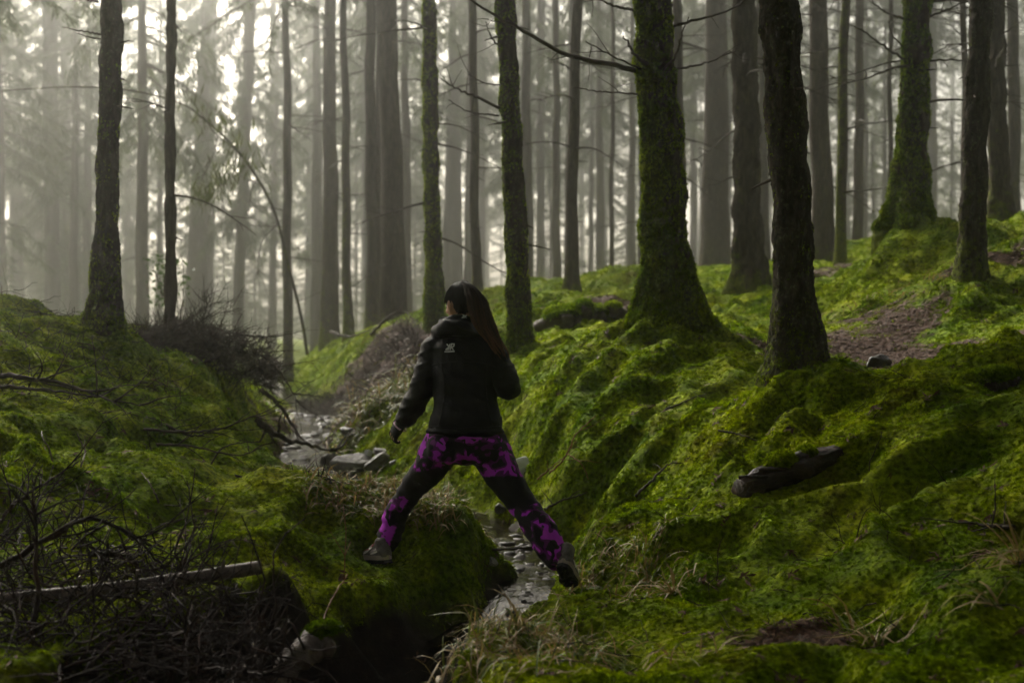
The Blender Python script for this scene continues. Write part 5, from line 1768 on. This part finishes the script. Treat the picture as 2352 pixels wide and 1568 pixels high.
def s_right(g):
    Y = math.exp(g.uniform(math.log(4.4), math.log(11))); px = g.uniform(1000, 2350)
    v = on_ground(px, 0, Y); v.z += g.uniform(.01, .03)
    return v
tag(tangle(260, s_right, 37, (.0010, .0028), (.06, .22), 'red_twig', 'twig_litter', up=0), 'small dead twigs strewn over the right bank moss', 'twigs', kind='stuff')

# ------------------------------------------------------------------ grass
k = NT('grass')
dry = k.attr('dry')
c = k.mix(dry, (.060, .125, .008), (.23, .155, .048))
k.col(c, .55, .4); k.translucent(c, .3)
M['grass'] = k.m
def grass_mesh(name, roots, seed, length=(.10, .24), width=(.003, .006), dryness=.65, droop=1.0):
    g = np.random.default_rng(seed)
    vs, fs, dr_ = [], [], []
    for p in roots:
        p = np.array(tuple(p)); az = g.uniform(0, 6.283); el = g.uniform(.5, 1.35)
        d = np.array([math.cos(az) * math.cos(el), math.sin(az) * math.cos(el), math.sin(el)])
        s = np.array([-math.sin(az), math.cos(az), 0]) + g.normal(0, .3, 3)
        L_ = g.uniform(*length); w = g.uniform(*width); n = 6
        dv = 1.0 if g.uniform() < dryness else g.uniform(0, .35)
        o = len(vs); q = p.copy()
        for i_ in range(n):
            t = i_ / (n - 1)
            ww = w * (1 - t ** 2.2) * (.6 + .4 * min(1, t * 4))
            vs += [q + s * ww, q - s * ww]
            dr_ += [np.clip(dv + t * .3, 0, 1)] * 2
            if i_: fs.append((o + 2 * i_ - 2, o + 2 * i_ - 1, o + 2 * i_ + 1, o + 2 * i_))
            d = d + np.array([0, 0, -g.uniform(.15, .55) * droop]) + g.normal(0, .07, 3); d /= np.linalg.norm(d)
            q = q + d * L_ / (n - 1)
            zg = gz(q[0], q[1]) + .006
            if q[2] < zg: q[2] = zg + g.uniform(0, .01)
    me = mesh_np(name, np.array(vs), np.array(fs), M['grass'])
    attr(me, 'dry', np.array(dr_))
    return me
def patch_roots(n, cx_, Y, rx, ry, seed):
    g = np.random.default_rng(seed)
    out = []
    c = on_ground(cx_, 0, Y)
    for _ in range(n):
        a = g.uniform(0, 6.283); r = math.sqrt(g.uniform())
        x, y = c.x + math.cos(a) * r * rx, c.y + math.sin(a) * r * ry
        if gsample(soil_shade, np.array([x]), np.array([y]))[0] > .6: continue
        out.append(Vector((x, y, gz(x, y) + .004)))
    return out
def seen_roots(n, poly, seed, Y0=None):
    """grass roots on the ground seen inside a picture region"""
    g = np.random.default_rng(seed); out = []
    (x0, x1), (y0, y1) = poly
    for _ in range(n):
        px, py = g.uniform(x0, x1), y0 + (y1 - y0) * g.uniform()
        p = ground_at(px, py, Y0)
        if gsample(soil_shade, np.array([p.x]), np.array([p.y]))[0] > .5: continue
        out.append(p + Vector((0, 0, .004)))
    return out
roots = seen_roots(420, ((700, 940), (1085, 1190)), 21, 8.8) + seen_roots(320, ((880, 1060), (1110, 1225)), 22, 8.0) + patch_roots(950, 880, 8.6, .62, .75, 1) + patch_roots(480, 1010, 8.0, .30, .50, 2) + patch_roots(140, 760, 9.3, .45, .5, 3)
tag(link('hump_grass', grass_mesh('hump_grass', roots, 5, (.07, .17), (.0025, .0055), .55)), 'short straw and green grass on the hump behind the left shoe', 'grass', kind='stuff')
roots = seen_roots(160, ((960, 1330), (1420, 1560)), 23, 5.0) + patch_roots(240, 1120, 5.15, .34, .45, 4) + patch_roots(160, 1270, 4.9, .38, .35, 5) + patch_roots(110, 1020, 4.85, .22, .3, 6) + patch_roots(80, 1330, 4.6, .5, .15, 7)
tag(link('foreground_grass', grass_mesh('foreground_grass', roots, 6, (.07, .19), (.0018, .0040), .72)), 'straw coloured grass at the bottom centre of the near bank', 'grass', kind='stuff')
roots = seen_roots(60, ((1320, 1520), (1250, 1340)), 24, 6.5) + patch_roots(100, 1420, 6.55, .30, .28, 8) + patch_roots(60, 1340, 6.7, .12, .2, 9) + patch_roots(60, 1520, 5.9, .25, .2, 10)
tag(link('bank_grass', grass_mesh('bank_grass', roots, 7, (.08, .18), (.0018, .0042), .75)), 'straw and green grass right of the raised heel', 'grass', kind='stuff')
roots = patch_roots(420, 855, 13.3, .42, .45, 11) + patch_roots(330, 730, 17.8, .7, .8, 12) + patch_roots(200, 930, 14, .4, .7, 13) + patch_roots(150, 790, 16.5, .4, .6, 14) + patch_roots(180, 1000, 13, .4, .6, 15)
tag(link('stream_grass', grass_mesh('stream_grass', roots, 8, (.14, .36), (.005, .009), .30)), 'lush green grass hanging over the far stream banks', 'grass', kind='stuff')
roots = patch_roots(120, 2010, 11.8, .8, .5, 16) + patch_roots(80, 2130, 12.2, .6, .5, 17)
tag(link('path_grass', grass_mesh('path_grass', roots, 9, (.08, .2), (.003, .005), .8)), 'thin straw grass beside the brown needle path', 'grass', kind='stuff')
TUF = [(1195, 4.95, 26, .6, 'straw grass tuft with one green heart at bottom centre'), (1015, 5.1, 22, .7, 'straw grass tuft hanging over the gully edge at bottom centre'),
       (1120, 5.35, 24, .55, 'green tipped grass tuft above the bottom centre tufts'), (2010, 4.75, 22, .7, 'splayed tuft of broad brown blades at lower right'),
       (1960, 4.9, 10, .8, 'upright withered blades behind the splayed tuft at lower right'), (2295, 4.55, 12, .7, 'sparse straw blades with one green shoot near lower right corner'),
       (2345, 5.0, 40, .95, 'drooping bundle of dry straw at the right edge'), (1545, 5.75, 18, .95, 'flattened bundle of tan straw right of the raised heel'),
       (1345, 4.75, 16, .6, 'low sparse tuft right of bottom centre'), (1490, 6.3, 16, .35, 'fresh green tuft among straw right of the raised heel')]
for q, (px, Y, n, dr__, label) in enumerate(TUF):
    c = on_ground(px, 0, Y)
    g_ = np.random.default_rng(q)
    rts = [c + Vector((g_.normal(0, .02), g_.normal(0, .02), .004)) for _ in range(n)]
    me = grass_mesh('grass_tuft', rts, 90 + q, (.12, .26) if q not in (6,) else (.2, .38), (.003, .0055), dr__)
    for v in me.vertices: v.co -= c
    o = link('grass_tuft', me, None, c)
    tag(o, label, 'grass tuft', 'grass tufts on the near bank')

# ------------------------------------------------------------------ arching sapling and leafy shrub
root = empty('arching_sapling', on_ground(706, 0, 22))
tag(root, 'thin sapling arching left over the stream with a hanging green spray', 'tree')
pl = [at(706, 815, 22), at(690, 720, 22), at(660, 600, 22), at(632, 490, 21.8), at(590, 408, 21.5), at(540, 340, 21), at(470, 275, 20.5), at(410, 236, 20), at(300, 208, 19.5), at(180, 200, 19), at(60, 205, 18.5), at(-20, 212, 18)]
p = smooth_path([q - root.location for q in pl], 70)
v, f = tube(p, np.interp(np.linspace(0, 1, 70), [0, .2, .5, 1], [.026, .022, .015, .004]), 10)
me = mesh_np('trunk', v, quads_to_tris(f), M['bark']); attr(me, 'moss', np.full(len(me.vertices), .45))
link('trunk', me, root)
for q, (pl2, r0) in enumerate([([(560,365,21.2),(530,335,21.0),(490,300,20.8),(440,230,20.5),(415,200,20.4)], .012), ([(545,345,21),(535,400,20.9),(500,430,20.8),(455,450,20.7)], .010),
                               ([(590,408,21.5),(575,450,21.3),(570,500,21.2)], .008), ([(500,300,20.8),(495,340,20.7),(480,380,20.6),(460,420,20.5)], .008), ([(640,510,21.9),(600,560,21.8),(590,640,21.7)], .010)]):
    branch_between(root, [at(*p_) for p_ in pl2], r0, .003, 1700 + q, 6, tl=.5)
def spray_mesh(name, anchors, n, spread, seed, ln=(.12, .3), mat='needle'):
    g = np.random.default_rng(seed)
    vs, fs = [], []
    for _ in range(n):
        i_ = g.integers(0, len(anchors) - 1); t = g.uniform()
        p = np.array(tuple(anchors[i_])) * (1 - t) + np.array(tuple(anchors[i_ + 1])) * t + g.normal(0, spread, 3)
        d = np.array([g.normal(0, .4), g.normal(0, .4), -1.0]); d /= np.linalg.norm(d)
        s = np.cross(d, g.normal(0, 1, 3)); s /= np.linalg.norm(s)
        l, w = g.uniform(*ln), 0
        w = l * .07
        o = len(vs); vs += [p, p + d * l * .5 + s * w, p + d * l, p + d * l * .5 - s * w]; fs += [(o, o + 1, o + 2), (o, o + 2, o + 3)]
    return mesh_np(name, np.array(vs), np.array(fs), M[mat], smooth=False)
k = NT('spray_leaf'); k.col((.050, .065, .014), .7, .2); k.translucent((.070, .088, .012), .35); M['spray'] = k.m
link('foliage', spray_mesh('foliage', [at(560,350,21)-root.location, at(520,390,20.9)-root.location, at(480,420,20.7)-root.location, at(452,440,20.7)-root.location], 230, .11, 1, (.10, .26), 'spray'), root)
link('foliage', spray_mesh('foliage', [at(450,215,20.4)-root.location, at(520,300,20.9)-root.location, at(600,400,21.4)-root.location], 110, .14, 2, (.10, .26), 'spray'), root)
root = empty('leafy_shrub', on_ground(372, 0, 17))
tag(root, 'small bright green leaves of a shrub beside the slim bare trunk', 'shrub')
for q in range(5):
    e = at(350 + q * 18, 610 + (q % 2) * 40, 17)
    branch_between(root, [root.location, root.location.lerp(e, .5) + Vector((.1, 0, .1)), e], .012, .004, 1800 + q, 6, tl=.3)
k = NT('shrub_leaf'); k.col((.040, .075, .016), .6, .2); k.translucent((.06, .12, .02), .4); M['leaf'] = k.m
g_ = np.random.default_rng(9)
vs, fs = [], []
for _ in range(170):
    p = np.array(tuple(at(g_.normal(385, 26), g_.uniform(590, 700), 17 + g_.normal(0, .15)) - root.location))
    d = g_.normal(0, 1, 3); d /= np.linalg.norm(d); s = np.cross(d, g_.normal(0, 1, 3)); s /= np.linalg.norm(s)
    o = len(vs); l = g_.uniform(.05, .09)
    vs += [p, p + d * l * .5 + s * l * .25, p + d * l, p + d * l * .5 - s * l * .25]; fs += [(o, o + 1, o + 2), (o, o + 2, o + 3)]
link('foliage', mesh_np('foliage', np.array(vs), np.array(fs), M['leaf'], smooth=False), root)

# ------------------------------------------------------------------ needle litter on the bare path, and moss / bark flakes on the near trunks
k = NT('litter'); oi = k.n('ObjectInfo')
k.col(k.ramp(k.noise(k.pos(), 60, 2), [(.3, (.018, .009, .005)), (.5, (.060, .025, .013)), (.7, (.12, .060, .030))]), .8, .2)
M['litter'] = k.m
def bit(seed):
    g = np.random.default_rng(seed)
    vs, fs = [], []
    for _ in range(5):
        a = g.uniform(0, 6.28); d = np.array([math.cos(a), math.sin(a), g.uniform(-.05, .25)]); s = np.array([-d[1], d[0], .3])
        p = np.append(g.uniform(-.6, .6, 2), .08); l, w = g.uniform(.6, 1.4), .12
        o = len(vs); vs += [p - d * l * .5, p + s * w, p + d * l * .5, p - s * w]; fs += [(o, o + 1, o + 2), (o, o + 2, o + 3)]
    return mesh_np('needle_bit', np.array(vs), np.array(fs), M['litter'], smooth=False)
bits = [proto('needle_bit', bit(q)) for q in range(4)]
g_ = np.random.default_rng(17)
n = 220000
Yv = np.exp(g_.uniform(math.log(4), math.log(22), n)); xv = g_.uniform(-.42, .42, n) * Yv
kp = g_.uniform(0, 1, n) < np.maximum(gsample(lit, xv, Yv) * .8, .006)
xv, Yv = xv[kp], Yv[kp]
P_ = np.stack([xv, Yv, gsample(GZ, xv, Yv) + .004], 1)
sc_ = g_.uniform(.015, .040, len(xv)) * (1 + Yv / 14)
o = points_object('needle_litter', P_, normal_euler(gsample(GNX, xv, Yv), gsample(GNY, xv, Yv), g_.uniform(0, 6.28, len(xv))), np.stack([sc_] * 3, 1), g_.integers(0, 4, len(xv)))
gn_scatter(o, bits)
tag(o, 'reddish brown needle and cone litter on the bare ground', 'litter', kind='stuff')

def flake(seed):
    g = np.random.default_rng(seed)
    vs = [(-.5, 0, -.05), (0, -.6, .06), (.5, 0, -.02), (0, .6, .10), (0, 0, .22)]
    vs = np.array(vs) + g.normal(0, .08, (5, 3))
    return mesh_np('bark_flake', vs, np.array([(0, 1, 4), (1, 2, 4), (2, 3, 4), (3, 0, 4)]), M['flake'], smooth=False)
k = NT('bark_flake'); k.col(k.ramp(k.noise(k.pos(), 35, 3), [(.3, (.012, .010, .008)), (.5, (.034, .030, .020)), (.62, (.075, .080, .040)), (.75, (.13, .125, .085))]), .9, .2)
M['flake'] = k.m
flakes = [proto('bark_flake', flake(q)) for q in range(4)]

def trunk_scatter(idx, n, size, protos, name, use_moss, zmax, seed, flat=1.0):
    root, pf, rf = ROOT[idx]
    tr = [c for c in root.children if c.name.startswith('trunk')][0]
    me = tr.data
    nv = len(me.vertices)
    co = np.empty(nv * 3, np.float32); me.vertices.foreach_get('co', co); co = co.reshape(-1, 3)
    nr = np.empty(nv * 3, np.float32); me.vertex_normals.foreach_get('vector', nr); nr = nr.reshape(-1, 3)
    ms = np.empty(nv, np.float32); me.attributes['moss'].data.foreach_get('value', ms)
    g = np.random.default_rng(seed)
    nf = len(me.polygons)
    lp = np.empty(nf * 4, np.int32); me.loops.foreach_get('vertex_index', lp); lp = lp.reshape(-1, 4)
    area = np.empty(nf, np.float32); me.polygons.foreach_get('area', area)
    zc = co[lp].mean(1)[:, 2]
    w = area * ((zc < zmax) & (zc > -.05))
    if use_moss: w = w * np.clip(ms[lp].mean(1) * 1.4 - .25 + .5 * noise3(co[lp].mean(1)[:, 0] * 9, co[lp].mean(1)[:, 1] * 9, zc * 6, seed), .02, 1)
    fi = g.choice(nf, n, p=w / w.sum())
    b = g.dirichlet(np.ones(4), n)
    P_ = (co[lp[fi]] * b[:, :, None]).sum(1)
    N_ = nr[lp[fi[:]]].mean(1); N_ /= np.linalg.norm(N_, axis=1)[:, None]
    N_ = N_ + g.normal(0, .15, N_.shape)
    # upright frame: local z along the normal
    x = np.cross(np.array([0, 0, 1.0])[None], N_); x /= np.linalg.norm(x, axis=1)[:, None]
    N_ /= np.linalg.norm(N_, axis=1)[:, None]
    y = np.cross(N_, x)
    ry = np.arcsin(np.clip(-x[:, 2], -1, 1)); rx = np.arctan2(y[:, 2], N_[:, 2]); rz = np.arctan2(x[:, 1], x[:, 0])
    s = size * g.uniform(.5, 1.4, n)
    o = points_object(name, P_, np.stack([rx, ry, rz], 1), np.stack([s, s, s * flat], 1), g.integers(0, 4, n), root)
    gn_scatter(o, protos)
    o['kind'] = 'stuff'
trunk_scatter(4, 16000, .022, tufts, 'trunk_moss', True, 4.5, 1)
trunk_scatter(5, 5200, .022, flakes, 'bark_flakes', False, 3.4, 2, .8)
trunk_scatter(5, 1600, .012, tufts, 'trunk_moss', True, 2.5, 3)
trunk_scatter(0, 3600, .022, flakes, 'bark_flakes', False, 4.4, 4, .8)
trunk_scatter(0, 1800, .016, tufts, 'trunk_moss', True, 2.0, 5)
trunk_scatter(3, 3600, .020, flakes, 'bark_flakes', False, 4.6, 6, .8)
trunk_scatter(3, 5000, .018, tufts, 'trunk_moss', True, 4.6, 7)
trunk_scatter(7, 7000, .028, tufts, 'trunk_moss', True, 3.0, 8)
trunk_scatter(8, 3000, .022, flakes, 'bark_flakes', False, 3.6, 9, .8)
trunk_scatter(2, 4500, .024, tufts, 'trunk_moss', True, 5.5, 10)
# ------------------------------------------------------------------ misty air
def haze():
    x0, x1, y0, y1, z0, z1 = -95, 95, -45, 135, -2.0, 40.0
    v = [(x, y, z) for z in (z0, z1) for y in (y0, y1) for x in (x0, x1)]
    f = [(0, 2, 3, 1), (4, 5, 7, 6), (0, 1, 5, 4), (2, 6, 7, 3), (0, 4, 6, 2), (1, 3, 7, 5)]
    me = bpy.data.meshes.new('haze')
    me.from_pydata(v, [], f)
    m = bpy.data.materials.new('haze')
    m.use_nodes = True
    t = m.node_tree
    t.nodes.remove(t.nodes['Principled BSDF'])
    pv = t.nodes.new('ShaderNodeVolumePrincipled')
    pv.inputs['Color'].default_value = (.96, .97, .95, 1)
    pv.inputs['Density'].default_value = HAZE_DENSITY
    pv.inputs['Anisotropy'].default_value = .95
    t.links.new(pv.outputs[0], t.nodes['Material Output'].inputs['Volume'])
    me.materials.append(m)
    o = link('haze', me)
    tag(o, 'pale morning mist hanging between the trees', None, None, 'stuff')
haze()
